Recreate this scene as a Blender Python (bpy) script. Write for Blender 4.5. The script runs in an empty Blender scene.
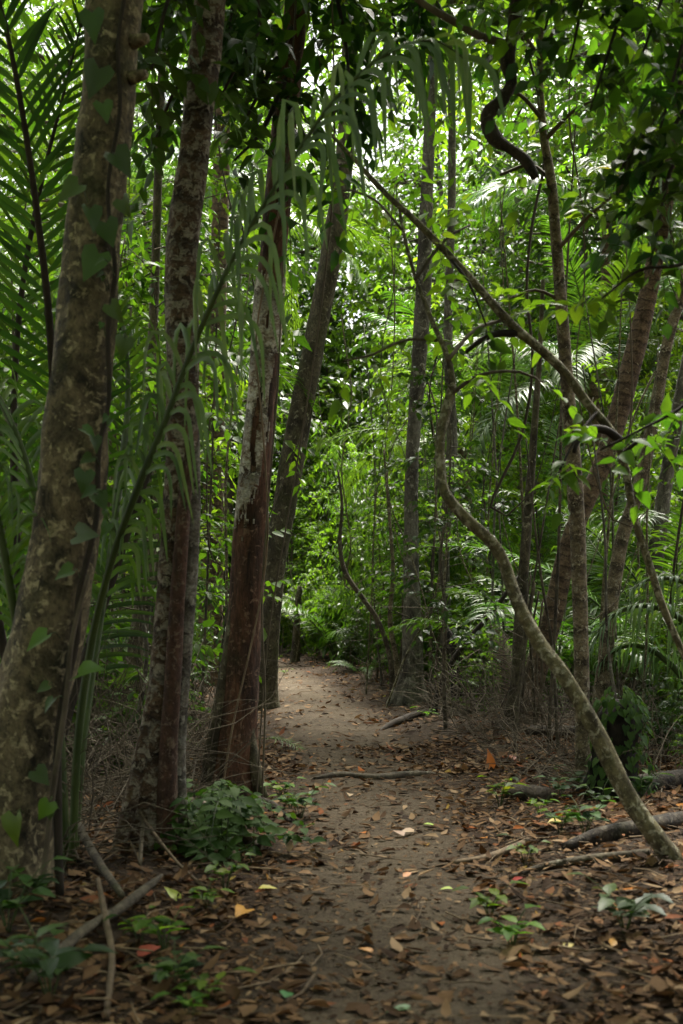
import bpy, math, random
import numpy as np
from mathutils import Vector, Matrix, noise as mnoise

R = math.radians
SC = bpy.context.scene
COL = SC.collection
F = 1200.0          # focal length in pixels of the 1024-high picture
CX, HY, CAMZ = 341.5, 600.0, 1.5
rng = np.random.default_rng(11)
rnd = random.Random(7)

# ------------------------------------------------------------------ camera
cam = bpy.data.cameras.new('camera')
cam.sensor_fit = 'VERTICAL'; cam.sensor_height = 36.0; cam.sensor_width = 24.0
cam.lens = F / 1024 * 36.0
cam.shift_y = (HY - 512.0) / 1024.0
cam.clip_start = 0.05; cam.clip_end = 600
cam.dof.use_dof = True; cam.dof.focus_distance = 12.5; cam.dof.aperture_fstop = 2.6
camo = bpy.data.objects.new('camera', cam); COL.objects.link(camo)
camo.location = (0, 0, CAMZ); camo.rotation_euler = (R(90), 0, 0)
SC.camera = camo

def at(px, py, Y):
    return Vector(((px - CX) / F * Y, Y, CAMZ - (py - HY) / F * Y))
def px_of(p):
    return CX + p[0] / p[1] * F

# ------------------------------------------------------------------ terrain
PATH_K = [(-12, 0.3), (0, 0.32), (4.2, 0.27), (7.2, 0.25), (10.3, 0.2), (15, -0.15), (20, -0.62), (26.5, -1.35), (31, -2.6), (38, -6), (60, -22)]
def path_x(y):
    return float(np.interp(y, [k[0] for k in PATH_K], [k[1] for k in PATH_K]))
def path_xs(y):
    return (path_x(y - 1.5) + path_x(y) * 2 + path_x(y + 1.5)) / 4
def gh(x, y):
    d = x - path_xs(y)
    ad = abs(d)
    s = max(0.0, min(1.0, (ad - 0.45) / 1.2)); s = s * s * (3 - 2 * s)
    n = mnoise.noise(Vector((x * 0.35, y * 0.35, 3.1))) * 0.10 + mnoise.noise(Vector((x * 1.3, y * 1.3, 7.7))) * 0.035
    rut = mnoise.noise(Vector((x * 2.2, y * 1.1, 1.7))) * 0.022 + mnoise.noise(Vector((x * 6, y * 5, 4.7))) * 0.007
    side = 0.07 * s + s * n + max(0.0, ad - 3) * 0.02 * (1 if d > 0 else 0.6)
    return side + rut - 0.03 * (1 - s)
def G(px, Y):
    x = (px - CX) / F * Y
    return Vector((x, Y, gh(x, Y)))

# ------------------------------------------------------------------ mesh builder
class MB:
    def __init__(s):
        s.v = []; s.al = []; s.f = []; s.n = 0
    def add(s, verts, faces, mat=0, r=None, along=None):
        """faces: list of (m,k) int arrays; r: list of (m,) arrays"""
        verts = np.asarray(verts, dtype=np.float64).reshape(-1, 3)
        for i, fa in enumerate(faces):
            fa = np.asarray(fa, dtype=np.int64)
            if fa.size == 0: continue
            rr = np.zeros(len(fa)) if r is None else np.asarray(r[i], dtype=np.float64)
            s.f.append((fa + s.n, mat, rr))
        s.v.append(verts)
        s.al.append(np.zeros((len(verts),)) if along is None else np.asarray(along, dtype=np.float64))
        s.n += len(verts)
    def build(s, name, mats, parent=None, smooth=True, link=True):
        me = bpy.data.meshes.new(name)
        V = np.concatenate(s.v) if s.v else np.zeros((0, 3))
        me.vertices.add(len(V)); me.vertices.foreach_set('co', V.astype(np.float32).ravel())
        loops = np.concatenate([f[0].ravel() for f in s.f])
        tot = np.concatenate([np.full(len(f[0]), f[0].shape[1]) for f in s.f])
        mi = np.concatenate([np.full(len(f[0]), f[1]) for f in s.f])
        rr = np.concatenate([f[2] for f in s.f])
        me.loops.add(len(loops)); me.loops.foreach_set('vertex_index', loops.astype(np.int32))
        me.polygons.add(len(tot))
        st = np.concatenate([[0], np.cumsum(tot)[:-1]])
        me.polygons.foreach_set('loop_start', st.astype(np.int32))
        me.polygons.foreach_set('loop_total', tot.astype(np.int32))
        for m in (mats if isinstance(mats, (list, tuple)) else [mats]): me.materials.append(m)
        me.polygons.foreach_set('material_index', mi.astype(np.int32))
        me.polygons.foreach_set('use_smooth', np.full(len(tot), smooth))
        a = me.attributes.new('rnd', 'FLOAT', 'FACE'); a.data.foreach_set('value', rr.astype(np.float32))
        a = me.attributes.new('along', 'FLOAT', 'POINT'); a.data.foreach_set('value', np.concatenate(s.al).astype(np.float32))
        me.update(calc_edges=True); me.validate()
        o = bpy.data.objects.new(name, me)
        if link: COL.objects.link(o)
        if parent is not None: o.parent = parent
        return o

def nrm(a):
    return a / np.maximum(np.linalg.norm(a, axis=-1, keepdims=True), 1e-9)

def smooth_line(pts, step):
    """Catmull-Rom resample of rows (x,y,z,r) at about step metres."""
    P = np.array([list(p) for p in pts], dtype=np.float64)
    if len(P) < 3:
        n = max(2, int(np.linalg.norm(P[-1, :3] - P[0, :3]) / step) + 1)
        return P[0] + (P[-1] - P[0]) * np.linspace(0, 1, n)[:, None]
    E = np.vstack([2 * P[0] - P[1], P, 2 * P[-1] - P[-2]])
    out = []
    for i in range(1, len(E) - 2):
        n = max(1, int(np.linalg.norm(E[i + 1, :3] - E[i, :3]) / step))
        t = np.linspace(0, 1, n, endpoint=False)[:, None]
        p0, p1, p2, p3 = E[i - 1], E[i], E[i + 1], E[i + 2]
        out.append(0.5 * (2 * p1 + (p2 - p0) * t + (2 * p0 - 5 * p1 + 4 * p2 - p3) * t ** 2 + (3 * p1 - p0 - 3 * p2 + p3) * t ** 3))
    out.append(P[-1:])
    return np.vstack(out)

def tube(mb, line, sides=10, mat=0, rough=0.0, lobes=None, flare=None, seed=0, cap=True, nfreq=6.0, r=None):
    """line: rows (x,y,z,rad). lobes=(count, amount, height): buttress ridges fading with height."""
    L = np.asarray(line, dtype=np.float64); n = len(L)
    C, rad = L[:, :3], np.maximum(L[:, 3], 0.0008)
    T = nrm(np.gradient(C, axis=0))
    ref = np.array([0.0, 1.0, 0.0]) if abs(T[0][1]) < 0.9 else np.array([1.0, 0, 0])
    U = np.zeros_like(C)
    u = nrm(ref - T[0] * (ref @ T[0]))
    for i in range(n):
        u = u - T[i] * (u @ T[i]); u = u / max(np.linalg.norm(u), 1e-9); U[i] = u
    W = np.cross(T, U)
    al = np.concatenate([[0], np.cumsum(np.linalg.norm(np.diff(C, axis=0), axis=1))])
    th = np.linspace(0, 2 * np.pi, sides, endpoint=False)
    k = np.ones((n, sides))
    if lobes:
        cnt, amt, hgt = lobes
        ph = seed * 1.7 + 0.6 * np.sin(th * 2 + seed)
        prof = np.maximum(0, np.cos(th * cnt + ph)) ** 1.5
        k = k + amt * np.exp(-al / hgt)[:, None] * prof[None, :]
    if rough:
        for i in range(n):
            for j in range(sides):
                q = Vector((math.cos(th[j]) * 1.1 + seed * 3.1, math.sin(th[j]) * 1.1, al[i] * nfreq * 0.35))
                k[i, j] += rough * (mnoise.noise(q) + 0.5 * mnoise.noise(q * 2.7))
    V = C[:, None, :] + (rad[:, None] * k)[:, :, None] * (np.cos(th)[None, :, None] * U[:, None, :] + np.sin(th)[None, :, None] * W[:, None, :])
    idx = np.arange(n * sides).reshape(n, sides)
    a = idx[:-1]; b = idx[1:]
    Fq = np.stack([a, np.roll(a, -1, 1), np.roll(b, -1, 1), b], -1).reshape(-1, 4)
    rv = rng.random() if r is None else r
    faces = [Fq]; rs = [np.full(len(Fq), rv)]
    if cap and sides > 3:
        faces.append(idx[0][::-1][None, :]); faces.append(idx[-1][None, :])
        rs += [np.full(1, rv)] * 2
    mb.add(V.reshape(-1, 3), faces, mat, rs, np.repeat(al, sides))
    return mb

def simple_line(pts):
    return np.array([list(p) for p in pts], dtype=np.float64)

# leaf templates: (verts tx,ty,|fold|), faces
T_HI = (np.array([[0, 0], [.3, 0], [.65, 0], [1, 0], [.28, .5], [.62, .4], [.28, -.5], [.62, -.4]]),
        [np.array([[0, 1, 4], [2, 3, 5], [0, 6, 1], [2, 7, 3]]), np.array([[1, 2, 5, 4], [1, 6, 7, 2]])])
T_LO = (np.array([[0, 0], [1, 0], [.42, .5], [.42, -.5]]), [np.array([[0, 1, 2], [0, 3, 1]])])
T_HEART = (np.array([[0.1, 0], [.4, 0], [.72, 0], [1.05, 0], [-.08, .26], [.14, .50], [.45, .43], [.76, .2], [-.08, -.26], [.14, -.50], [.45, -.43], [.76, -.2]]),
           [np.array([[0, 5, 4], [2, 3, 7], [0, 8, 9], [2, 11, 3]]), np.array([[0, 1, 6, 5], [1, 2, 7, 6], [0, 9, 10, 1], [1, 10, 11, 2]])])
def leaves(mb, P, D, N, L, W, tmpl=T_HI, mat=0, droop=0.25, fold=0.25, r=None):
    P, D, N = (np.asarray(a, dtype=np.float64).reshape(-1, 3) for a in (P, D, N))
    n = len(P)
    if n == 0: return
    L = np.broadcast_to(np.asarray(L, dtype=np.float64), (n,)); W = np.broadcast_to(np.asarray(W, dtype=np.float64), (n,))
    dr = np.broadcast_to(np.asarray(droop, dtype=np.float64), (n,)); fo = np.broadcast_to(np.asarray(fold, dtype=np.float64), (n,))
    X = nrm(D); Z = nrm(N - X * np.sum(N * X, -1, keepdims=True)); Y = np.cross(Z, X)
    tv, tf = tmpl
    tx, ty = tv[:, 0], tv[:, 1]
    tz = -dr[:, None] * (tx ** 2)[None] + fo[:, None] * np.abs(ty)[None] * W[:, None]
    V = P[:, None] + L[:, None, None] * (tx[None, :, None] * X[:, None] + (ty[None, :] * W[:, None])[..., None] * Y[:, None] + tz[..., None] * Z[:, None])
    base = (np.arange(n) * len(tv))[:, None, None]
    rv = rng.random(n) if r is None else np.broadcast_to(np.asarray(r, dtype=np.float64), (n,))
    mb.add(V.reshape(-1, 3), [(base + f[None]).reshape(-1, f.shape[1]) for f in tf], mat, [np.repeat(rv, len(f)) for f in tf])

def sprays(mb, P, D, LEN, n, leafL, ratio, tmpl=T_HI, droop=0.25, twig=0.004, mats=(0, 1), lvar=0.3, updown=0.0, hang=0.0):
    """S twigs with n alternate leaves each, all at once."""
    P = np.asarray(P, dtype=np.float64).reshape(-1, 3); D = nrm(np.asarray(D, dtype=np.float64).reshape(-1, 3)); S = len(P)
    if S == 0: return
    LEN = np.broadcast_to(np.asarray(LEN, dtype=np.float64), (S,))
    t = (np.arange(n) + 1.0) / n
    pos = P[:, None] + D[:, None] * (LEN[:, None] * t)[..., None]
    pos[..., 2] -= droop * LEN[:, None] * t ** 2
    tan = D[:, None] * np.ones((1, n, 1)); tan = tan.copy(); tan[..., 2] -= 2 * droop * t; tan = nrm(tan)
    up = np.array([0, 0, 1.0]) + rng.normal(0, 0.15, (S, n, 3))
    side = nrm(np.cross(tan, up))
    sg = np.where(np.arange(n) % 2 == 0, 1.0, -1.0); sg[-1] = 0.0
    d = tan * rng.uniform(0.35, 0.8, (S, n, 1)) + side * sg[None, :, None] + rng.normal(0, 0.22, (S, n, 3))
    d[..., 2] -= rng.uniform(0.0, 0.45, (S, n)) + hang
    nn = np.array([0, 0, 1.0]) + rng.normal(0, 0.38, (S, n, 3))
    Ls = leafL * rng.uniform(1 - lvar, 1 + lvar, (S, n)) * (0.75 + 0.25 * np.sin(np.pi * np.minimum(t, .9)))[None]
    rr = np.clip(rng.random((S, 1)) * 0.55 + rng.random((S, n)) * 0.45, 0, 1)
    leaves(mb, pos.reshape(-1, 3), d.reshape(-1, 3), nn.reshape(-1, 3), Ls.ravel(), ratio * rng.uniform(.85, 1.15, S * n), tmpl, mats[0],
           rng.uniform(0.05, 0.4, S * n), rng.uniform(0.1, 0.5, S * n), rr.ravel())
    if twig > 0:   # two-piece three-sided twig
        tt = np.array([0, 0.5, 1.0])
        c = P[:, None] + D[:, None] * (LEN[:, None] * tt)[..., None]
        c[..., 2] -= droop * LEN[:, None] * tt ** 2
        a1 = nrm(np.cross(D, np.array([0.12, 0.07, 1.0]))); a2 = np.cross(D, a1)
        ang = np.array([0, 2.1, 4.2])
        off = np.cos(ang)[None, :, None] * a1[:, None] + np.sin(ang)[None, :, None] * a2[:, None]
        V = c[:, :, None] + off[:, None] * (twig * np.array([1, .8, .35]))[None, :, None, None]
        q = []
        for i in range(2):
            for j in range(3):
                q.append([i * 3 + j, i * 3 + (j + 1) % 3, i * 3 + 3 + (j + 1) % 3, i * 3 + 3 + j])
        q = np.array(q); base = (np.arange(S) * 9)[:, None, None]
        mb.add(V.reshape(-1, 3), [(base + q[None]).reshape(-1, 4)], mats[1], [rng.random(S * 6)])

# ------------------------------------------------------------------ materials
def nodes_of(m):
    m.use_nodes = True
    nt = m.node_tree
    for n in list(nt.nodes): nt.nodes.remove(n)
    return nt
def N_(nt, t, **kw):
    n = nt.nodes.new(t)
    for k, v in kw.items():
        if k.startswith('i_'):
            key = k[2:]
            n.inputs[int(key) if key.isdigit() else key.replace('_', ' ')].default_value = v
        else: setattr(n, k, v)
    return n
def ramp(nt, fac, stops, interp='LINEAR'):
    r = nt.nodes.new('ShaderNodeValToRGB'); cr = r.color_ramp; cr.interpolation = interp
    while len(cr.elements) < len(stops): cr.elements.new(0.5)
    for e, (p, c) in zip(cr.elements, stops):
        e.position = p; e.color = (c[0], c[1], c[2], 1) if not isinstance(c, (int, float)) else (c, c, c, 1)
    nt.links.new(fac, r.inputs[0]); return r.outputs[0]
def mix(nt, fac, a, b, mode='MIX'):
    m = nt.nodes.new('ShaderNodeMix'); m.data_type = 'RGBA'; m.blend_type = mode
    for s, v in ((m.inputs[0], fac), (m.inputs[6], a), (m.inputs[7], b)):
        if hasattr(v, 'node'): nt.links.new(v, s)
        else: s.default_value = v if isinstance(v, (int, float)) else (v[0], v[1], v[2], 1)
    return m.outputs[2]
def noise(nt, vec, scale, detail=4, rough=0.55, dist=0.0):
    n = N_(nt, 'ShaderNodeTexNoise'); n.inputs['Scale'].default_value = scale; n.inputs['Detail'].default_value = detail
    n.inputs['Roughness'].default_value = rough; n.inputs['Distortion'].default_value = dist
    if vec is not None: nt.links.new(vec, n.inputs['Vector'])
    return n.outputs[0]
def coords(nt, scale=(1, 1, 1), kind='Object', loc=(0, 0, 0)):
    tc = N_(nt, 'ShaderNodeTexCoord'); mp = N_(nt, 'ShaderNodeMapping')
    mp.inputs['Scale'].default_value = scale; mp.inputs['Location'].default_value = loc
    nt.links.new(tc.outputs[kind], mp.inputs[0]); return mp.outputs[0]
def math_(nt, op, a, b=None):
    m = N_(nt, 'ShaderNodeMath', operation=op)
    for s, v in ((m.inputs[0], a), (m.inputs[1], b)):
        if v is None: continue
        if hasattr(v, 'node'): nt.links.new(v, s)
        else: s.default_value = v
    return m.outputs[0]
def finish(nt, col, rough, bump=None, bstr=0.4, bdist=0.02, spec=0.4):
    p = N_(nt, 'ShaderNodeBsdfPrincipled'); o = N_(nt, 'ShaderNodeOutputMaterial')
    nt.links.new(col, p.inputs['Base Color'])
    if hasattr(rough, 'node'): nt.links.new(rough, p.inputs['Roughness'])
    else: p.inputs['Roughness'].default_value = rough
    p.inputs['Specular IOR Level'].default_value = spec
    if bump is not None:
        b = N_(nt, 'ShaderNodeBump'); b.inputs['Strength'].default_value = bstr; b.inputs['Distance'].default_value = bdist
        nt.links.new(bump, b.inputs['Height']); nt.links.new(b.outputs[0], p.inputs['Normal'])
    nt.links.new(p.outputs[0], o.inputs[0]); return p

def leaf_mat(name, stops, rough=0.5, trans=0.4, tcol=(1.5, 1.66, 0.55), spec=0.25, objvar=0.12):
    m = bpy.data.materials.new(name); nt = nodes_of(m)
    at_ = N_(nt, 'ShaderNodeAttribute', attribute_name='rnd')
    oi = N_(nt, 'ShaderNodeObjectInfo')
    col = ramp(nt, at_.outputs['Fac'], stops)
    nz = noise(nt, coords(nt), 9.0, 3)
    hs = N_(nt, 'ShaderNodeHueSaturation')
    nt.links.new(col, hs.inputs['Color'])
    hv = math_(nt, 'ADD', math_(nt, 'MULTIPLY', oi.outputs['Random'], 0.035), 0.4825)
    nt.links.new(hv, hs.inputs['Hue'])
    vv = math_(nt, 'ADD', math_(nt, 'MULTIPLY', oi.outputs['Random'], objvar * 2), 1 - objvar)
    vv2 = math_(nt, 'MULTIPLY', vv, math_(nt, 'ADD', math_(nt, 'MULTIPLY', nz, 0.5), 0.75))
    nt.links.new(vv2, hs.inputs['Value'])
    p = N_(nt, 'ShaderNodeBsdfPrincipled'); p.inputs['Roughness'].default_value = rough; p.inputs['Specular IOR Level'].default_value = spec
    nt.links.new(hs.outputs[0], p.inputs['Base Color'])
    t = N_(nt, 'ShaderNodeBsdfTranslucent')
    tc = mix(nt, 1.0, hs.outputs[0], tcol, 'MULTIPLY')
    nt.links.new(tc, t.inputs['Color'])
    ms = N_(nt, 'ShaderNodeMixShader'); ms.inputs[0].default_value = trans
    nt.links.new(p.outputs[0], ms.inputs[1]); nt.links.new(t.outputs[0], ms.inputs[2])
    o = N_(nt, 'ShaderNodeOutputMaterial'); nt.links.new(ms.outputs[0], o.inputs[0])
    return m

def bark_mat(name, base, dark, pale, moss=(0.05, 0.07, 0.02), patch=5.0, pale_amt=0.45, moss_amt=0.25, rings=0.0, stretch=0.45, rough=0.85, bstr=0.6, fine=40, bdist=0.015):
    m = bpy.data.materials.new(name); nt = nodes_of(m)
    c = coords(nt, (1, 1, stretch))
    c2 = coords(nt, (1, 1, 1), loc=(3.1, 1.7, 0.4))
    n1 = noise(nt, c, patch, 6, 0.62, 0.6)
    n2 = noise(nt, c2, patch * 2.3, 5, 0.65, 0.8)
    n3 = noise(nt, c, fine, 4, 0.7)
    n4 = noise(nt, c2, patch * 0.55, 3, 0.5, 0.3)
    n5 = noise(nt, c2, patch * 5.5, 3, 0.6, 0.4)
    col = mix(nt, ramp(nt, n1, [(0.36, 0), (0.58, 1)]), dark, base)
    col = mix(nt, ramp(nt, n2, [(1 - pale_amt, 0), (1 - pale_amt + 0.07, 1)]), col, pale)
    col = mix(nt, ramp(nt, n5, [(0.60, 0), (0.66, 0.65)]), col, (dark[0] * .8, dark[1] * .8, dark[2] * .8))
    col = mix(nt, ramp(nt, n4, [(1 - moss_amt - 0.1, 0), (1 - moss_amt + 0.15, 0.9)]), col, moss)
    col = mix(nt, ramp(nt, n3, [(0.3, 0.35), (0.6, 1.0)]), (0.0, 0.0, 0.0), col)
    h = math_(nt, 'ADD', math_(nt, 'MULTIPLY', n3, 0.7), math_(nt, 'MULTIPLY', n2, 0.5))
    if rings > 0:
        al = N_(nt, 'ShaderNodeAttribute', attribute_name='along')
        w = math_(nt, 'ADD', math_(nt, 'MULTIPLY', al.outputs['Fac'], rings), math_(nt, 'MULTIPLY', n2, 1.2))
        f = math_(nt, 'FRACT', w)
        rg = ramp(nt, f, [(0.0, 0.25), (0.1, 1.0), (0.75, 0.8), (1.0, 0.35)])
        col = mix(nt, 1.0, col, rg, 'MULTIPLY')
        h = math_(nt, 'ADD', h, math_(nt, 'MULTIPLY', rg, 0.8))
    finish(nt, col, rough, h, bstr, bdist, 0.25)
    return m

def simple_bark(name, a, b, scale=18, rough=0.85, stretch=0.3):
    m = bpy.data.materials.new(name); nt = nodes_of(m)
    c = coords(nt, (1, 1, stretch))
    n = noise(nt, c, scale, 5, 0.65, 0.4)
    at_ = N_(nt, 'ShaderNodeAttribute', attribute_name='rnd')
    col = ramp(nt, n, [(0.3, a), (0.7, b)])
    col = mix(nt, 1.0, col, ramp(nt, at_.outputs['Fac'], [(0, 0.55), (1, 1.25)]), 'MULTIPLY')
    finish(nt, col, rough, n, 0.5, 0.006, 0.25)
    return m

GREENS = {
 'broad': [(0, (0.024, 0.052, 0.008)), (0.35, (0.042, 0.088, 0.011)), (0.7, (0.072, 0.132, 0.014)), (0.96, (0.115, 0.175, 0.018)), (1, (0.22, 0.17, 0.03))],
 'lime': [(0, (0.042, 0.090, 0.010)), (0.4, (0.078, 0.150, 0.014)), (0.8, (0.125, 0.215, 0.022)), (1, (0.18, 0.25, 0.03))],
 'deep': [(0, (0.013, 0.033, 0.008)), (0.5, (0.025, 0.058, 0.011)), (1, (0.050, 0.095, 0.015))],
 'palm': [(0, (0.030, 0.068, 0.011)), (0.5, (0.052, 0.105, 0.014)), (0.9, (0.085, 0.150, 0.018)), (1, (0.14, 0.16, 0.04))],
}
M = {}
M['broad'] = leaf_mat('broad_leaf', GREENS['broad'], 0.48, 0.54)
M['lime'] = leaf_mat('lime_leaf', GREENS['lime'], 0.5, 0.58)
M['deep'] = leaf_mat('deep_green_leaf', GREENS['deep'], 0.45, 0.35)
M['palm'] = leaf_mat('palm_leaflet', GREENS['palm'], 0.45, 0.4, spec=0.3)
M['palmgrey'] = leaf_mat('silvery_palm_leaflet', [(0, (0.055, 0.105, 0.045)), (0.6, (0.095, 0.160, 0.070)), (1, (0.15, 0.21, 0.10))], 0.40, 0.3, spec=0.45)
M['ivy'] = leaf_mat('climber_leaf', [(0, (0.018, 0.050, 0.012)), (1, (0.045, 0.095, 0.016))], 0.62, 0.35, spec=0.12)
M['climber'] = leaf_mat('heart_climber_leaf', [(0, (0.022, 0.046, 0.008)), (.7, (0.042, 0.080, 0.011)), (1, (0.070, 0.120, 0.015))], 0.42, 0.3, spec=0.4)
M['litter'] = leaf_mat('fallen_leaf', [(0, (0.014, 0.008, 0.004)), (0.22, (0.042, 0.024, 0.011)), (0.5, (0.085, 0.050, 0.024)), (0.76, (0.135, 0.083, 0.040)), (0.90, (0.205, 0.145, 0.082)), (0.955, (0.15, 0.066, 0.026)), (0.98, (0.13, 0.05, 0.022)), (0.99, (0.25, 0.085, 0.018)), (1, (0.16, 0.16, 0.03))], 0.8, 0.12, (1.2, 1.0, 0.7), 0.08, 0.02)
M['drypalm'] = leaf_mat('dry_palm_leaflet', [(0, (0.075, 0.055, 0.036)), (0.6, (0.15, 0.115, 0.078)), (1, (0.24, 0.19, 0.13))], 0.7, 0.2, (1.1, 1.0, 0.8), 0.25)
M['rachis'] = simple_bark('palm_stalk_green', (0.020, 0.036, 0.008), (0.055, 0.080, 0.016), 14, 0.55, 0.15)
M['rachisdry'] = simple_bark('palm_stalk_dry', (0.09, 0.065, 0.04), (0.17, 0.125, 0.08), 12, 0.75, 0.15)
M['twig'] = simple_bark('twig_bark', (0.045, 0.035, 0.022), (0.12, 0.098, 0.065), 22)
M['darktwig'] = simple_bark('dark_twig_bark', (0.012, 0.010, 0.007), (0.04, 0.03, 0.02), 22)
M['deadwood'] = simple_bark('dead_wood', (0.07, 0.05, 0.03), (0.21, 0.15, 0.09), 16)
M['log'] = simple_bark('rotten_log', (0.010, 0.008, 0.006), (0.045, 0.034, 0.024), 10)
M['barkA'] = bark_mat('mottled_lichen_bark', (0.150, 0.118, 0.066), (0.020, 0.017, 0.009), (0.30, 0.25, 0.145), (0.034, 0.037, 0.010), 6.5, 0.46, 0.36, 0, 0.75, bstr=1.0)
M['barkB'] = bark_mat('banded_redbrown_bark', (0.125, 0.078, 0.044), (0.036, 0.022, 0.013), (0.28, 0.245, 0.185), (0.06, 0.052, 0.016), 8.0, 0.52, 0.22, 4.0, 2.2, bstr=0.8)
M['barkBred'] = bark_mat('rust_red_bark', (0.080, 0.040, 0.024), (0.036, 0.020, 0.013), (0.14, 0.10, 0.07), (0.040, 0.034, 0.014), 9, 0.46, 0.28, 0, 0.6, bstr=0.5)
M['barkBgrey'] = bark_mat('grey_ridge_bark', (0.17, 0.15, 0.115), (0.06, 0.048, 0.034), (0.26, 0.245, 0.20), (0.05, 0.05, 0.018), 8, 0.5, 0.2, 3.0, 1.2)
M['barkC'] = bark_mat('bare_red_wood', (0.125, 0.060, 0.033), (0.026, 0.016, 0.010), (0.20, 0.125, 0.078), (0.032, 0.028, 0.010), 8, 0.43, 0.30, 0, 0.22, bstr=1.0, fine=38)
M['barkCp'] = bark_mat('pale_lichen_bark', (0.46, 0.425, 0.31), (0.13, 0.066, 0.034), (0.60, 0.57, 0.48), (0.12, 0.075, 0.03), 7, 0.52, 0.26, 2.2, 1.6, bstr=0.9)
M['barkD'] = bark_mat('mossy_grey_bark', (0.110, 0.093, 0.056), (0.026, 0.021, 0.012), (0.27, 0.25, 0.17), (0.048, 0.056, 0.014), 5, 0.42, 0.38, 0, 0.6)
M['barkE'] = bark_mat('ash_grey_bark', (0.150, 0.137, 0.105), (0.034, 0.029, 0.021), (0.30, 0.285, 0.225), (0.048, 0.05, 0.02), 4.5, 0.44, 0.3, 0, 0.5)
M['barkF'] = bark_mat('olive_smooth_bark', (0.150, 0.130, 0.066), (0.045, 0.036, 0.02), (0.31, 0.29, 0.20), (0.060, 0.066, 0.018), 10, 0.47, 0.34, 0, 0.8, bstr=0.5)
M['barkG'] = bark_mat('freckled_tan_bark', (0.235, 0.19, 0.115), (0.075, 0.056, 0.033), (0.38, 0.345, 0.25), (0.066, 0.066, 0.022), 11, 0.45, 0.26, 4, 1.2)
M['barkH'] = bark_mat('ringed_palm_bark', (0.21, 0.145, 0.088), (0.085, 0.055, 0.034), (0.30, 0.25, 0.175), (0.06, 0.052, 0.02), 6, 0.4, 0.2, 8.0, 1.2, bstr=0.8)
M['barkX'] = bark_mat('weathered_grey_brown_bark', (0.115, 0.095, 0.062), (0.038, 0.030, 0.02), (0.21, 0.19, 0.14), (0.045, 0.05, 0.016), 6, 0.42, 0.32, 0, 0.6)
M['barkL'] = bark_mat('fibrous_dark_bark', (0.055, 0.042, 0.028), (0.014, 0.011, 0.008), (0.11, 0.095, 0.07), (0.03, 0.034, 0.01), 9, 0.42, 0.3, 0, 0.4, bstr=1.0)
M['stump'] = bark_mat('blackened_stump_bark', (0.022, 0.018, 0.013), (0.008, 0.007, 0.005), (0.05, 0.045, 0.035), (0.02, 0.03, 0.01), 6, 0.25, 0.2)

SOIL = [(0.33, (0.017, 0.011, 0.007)), (0.52, (0.042, 0.028, 0.017)), (0.75, (0.085, 0.058, 0.034))]
EARTH = [(0.36, (0.026, 0.018, 0.011)), (0.50, (0.068, 0.051, 0.032)), (0.70, (0.140, 0.110, 0.072))]
def ground_mat(name, stops, pebble=0.5, scale=1.0, edge=None):
    m = bpy.data.materials.new(name); nt = nodes_of(m)
    c = coords(nt)
    a = noise(nt, c, 1.1 * scale, 6, 0.6, 0.4); b = noise(nt, c, 14 * scale, 6, 0.7, 0.3); d = noise(nt, c, 75 * scale, 4, 0.7)
    e = noise(nt, c, 4.5 * scale, 5, 0.6, 0.5)
    f = math_(nt, 'ADD', math_(nt, 'MULTIPLY', a, 0.35), math_(nt, 'ADD', math_(nt, 'MULTIPLY', b, 0.4), math_(nt, 'MULTIPLY', d, 0.25)))
    col = ramp(nt, f, stops)
    if edge:
        al = N_(nt, 'ShaderNodeAttribute', attribute_name='along')
        k = math_(nt, 'ADD', al.outputs['Fac'], math_(nt, 'ADD', math_(nt, 'MULTIPLY', e, 1.3), math_(nt, 'MULTIPLY', b, 0.35)))
        col = mix(nt, ramp(nt, k, [(0.0, 0), (1.0, 1)]) if False else math_(nt, 'SMOOTH_MIN', math_(nt, 'MAXIMUM', math_(nt, 'MULTIPLY', math_(nt, 'SUBTRACT', k, 1.15), 1.7), 0.0), 1.0), col, ramp(nt, f, edge))
    v = N_(nt, 'ShaderNodeTexVoronoi'); v.inputs['Scale'].default_value = 55 * scale; nt.links.new(c, v.inputs['Vector'])
    sp = ramp(nt, v.outputs['Distance'], [(0.08, 1), (0.25, 0)])
    col = mix(nt, math_(nt, 'MULTIPLY', sp, pebble), col, (0.22, 0.165, 0.10))
    h = math_(nt, 'ADD', math_(nt, 'MULTIPLY', b, 1.0), math_(nt, 'ADD', math_(nt, 'MULTIPLY', d, 0.5), math_(nt, 'ADD', math_(nt, 'MULTIPLY', e, 1.2), math_(nt, 'MULTIPLY', sp, 0.15))))
    finish(nt, col, 0.92, h, 1.0, 0.04, 0.15)
    return m
M['soil'] = ground_mat('forest_soil', SOIL, 0.10)
M['path'] = ground_mat('trodden_earth', EARTH, 0.25, edge=SOIL)

# ------------------------------------------------------------------ scene bookkeeping
def tag(o, label=None, cat=None, group=None, kind=None):
    if label: o['label'] = label
    if cat: o['category'] = cat
    if group: o['group'] = group
    if kind: o['kind'] = kind
    return o
def empty(name, loc, label, cat, group=None, rz=0.0):
    o = bpy.data.objects.new(name, None); COL.objects.link(o)
    o.location = loc; o.rotation_euler = (0, 0, rz); o.empty_display_size = 0.2
    return tag(o, label, cat, group)
def local(pts, org):
    return [(p[0] - org[0], p[1] - org[1], p[2] - org[2], *p[3:]) for p in pts]
def copy_tree(o, parent=None):
    c = o.copy(); COL.objects.link(c)
    if parent is not None: c.parent = parent
    for ch in list(o.children): copy_tree(ch, c)
    return c

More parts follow.
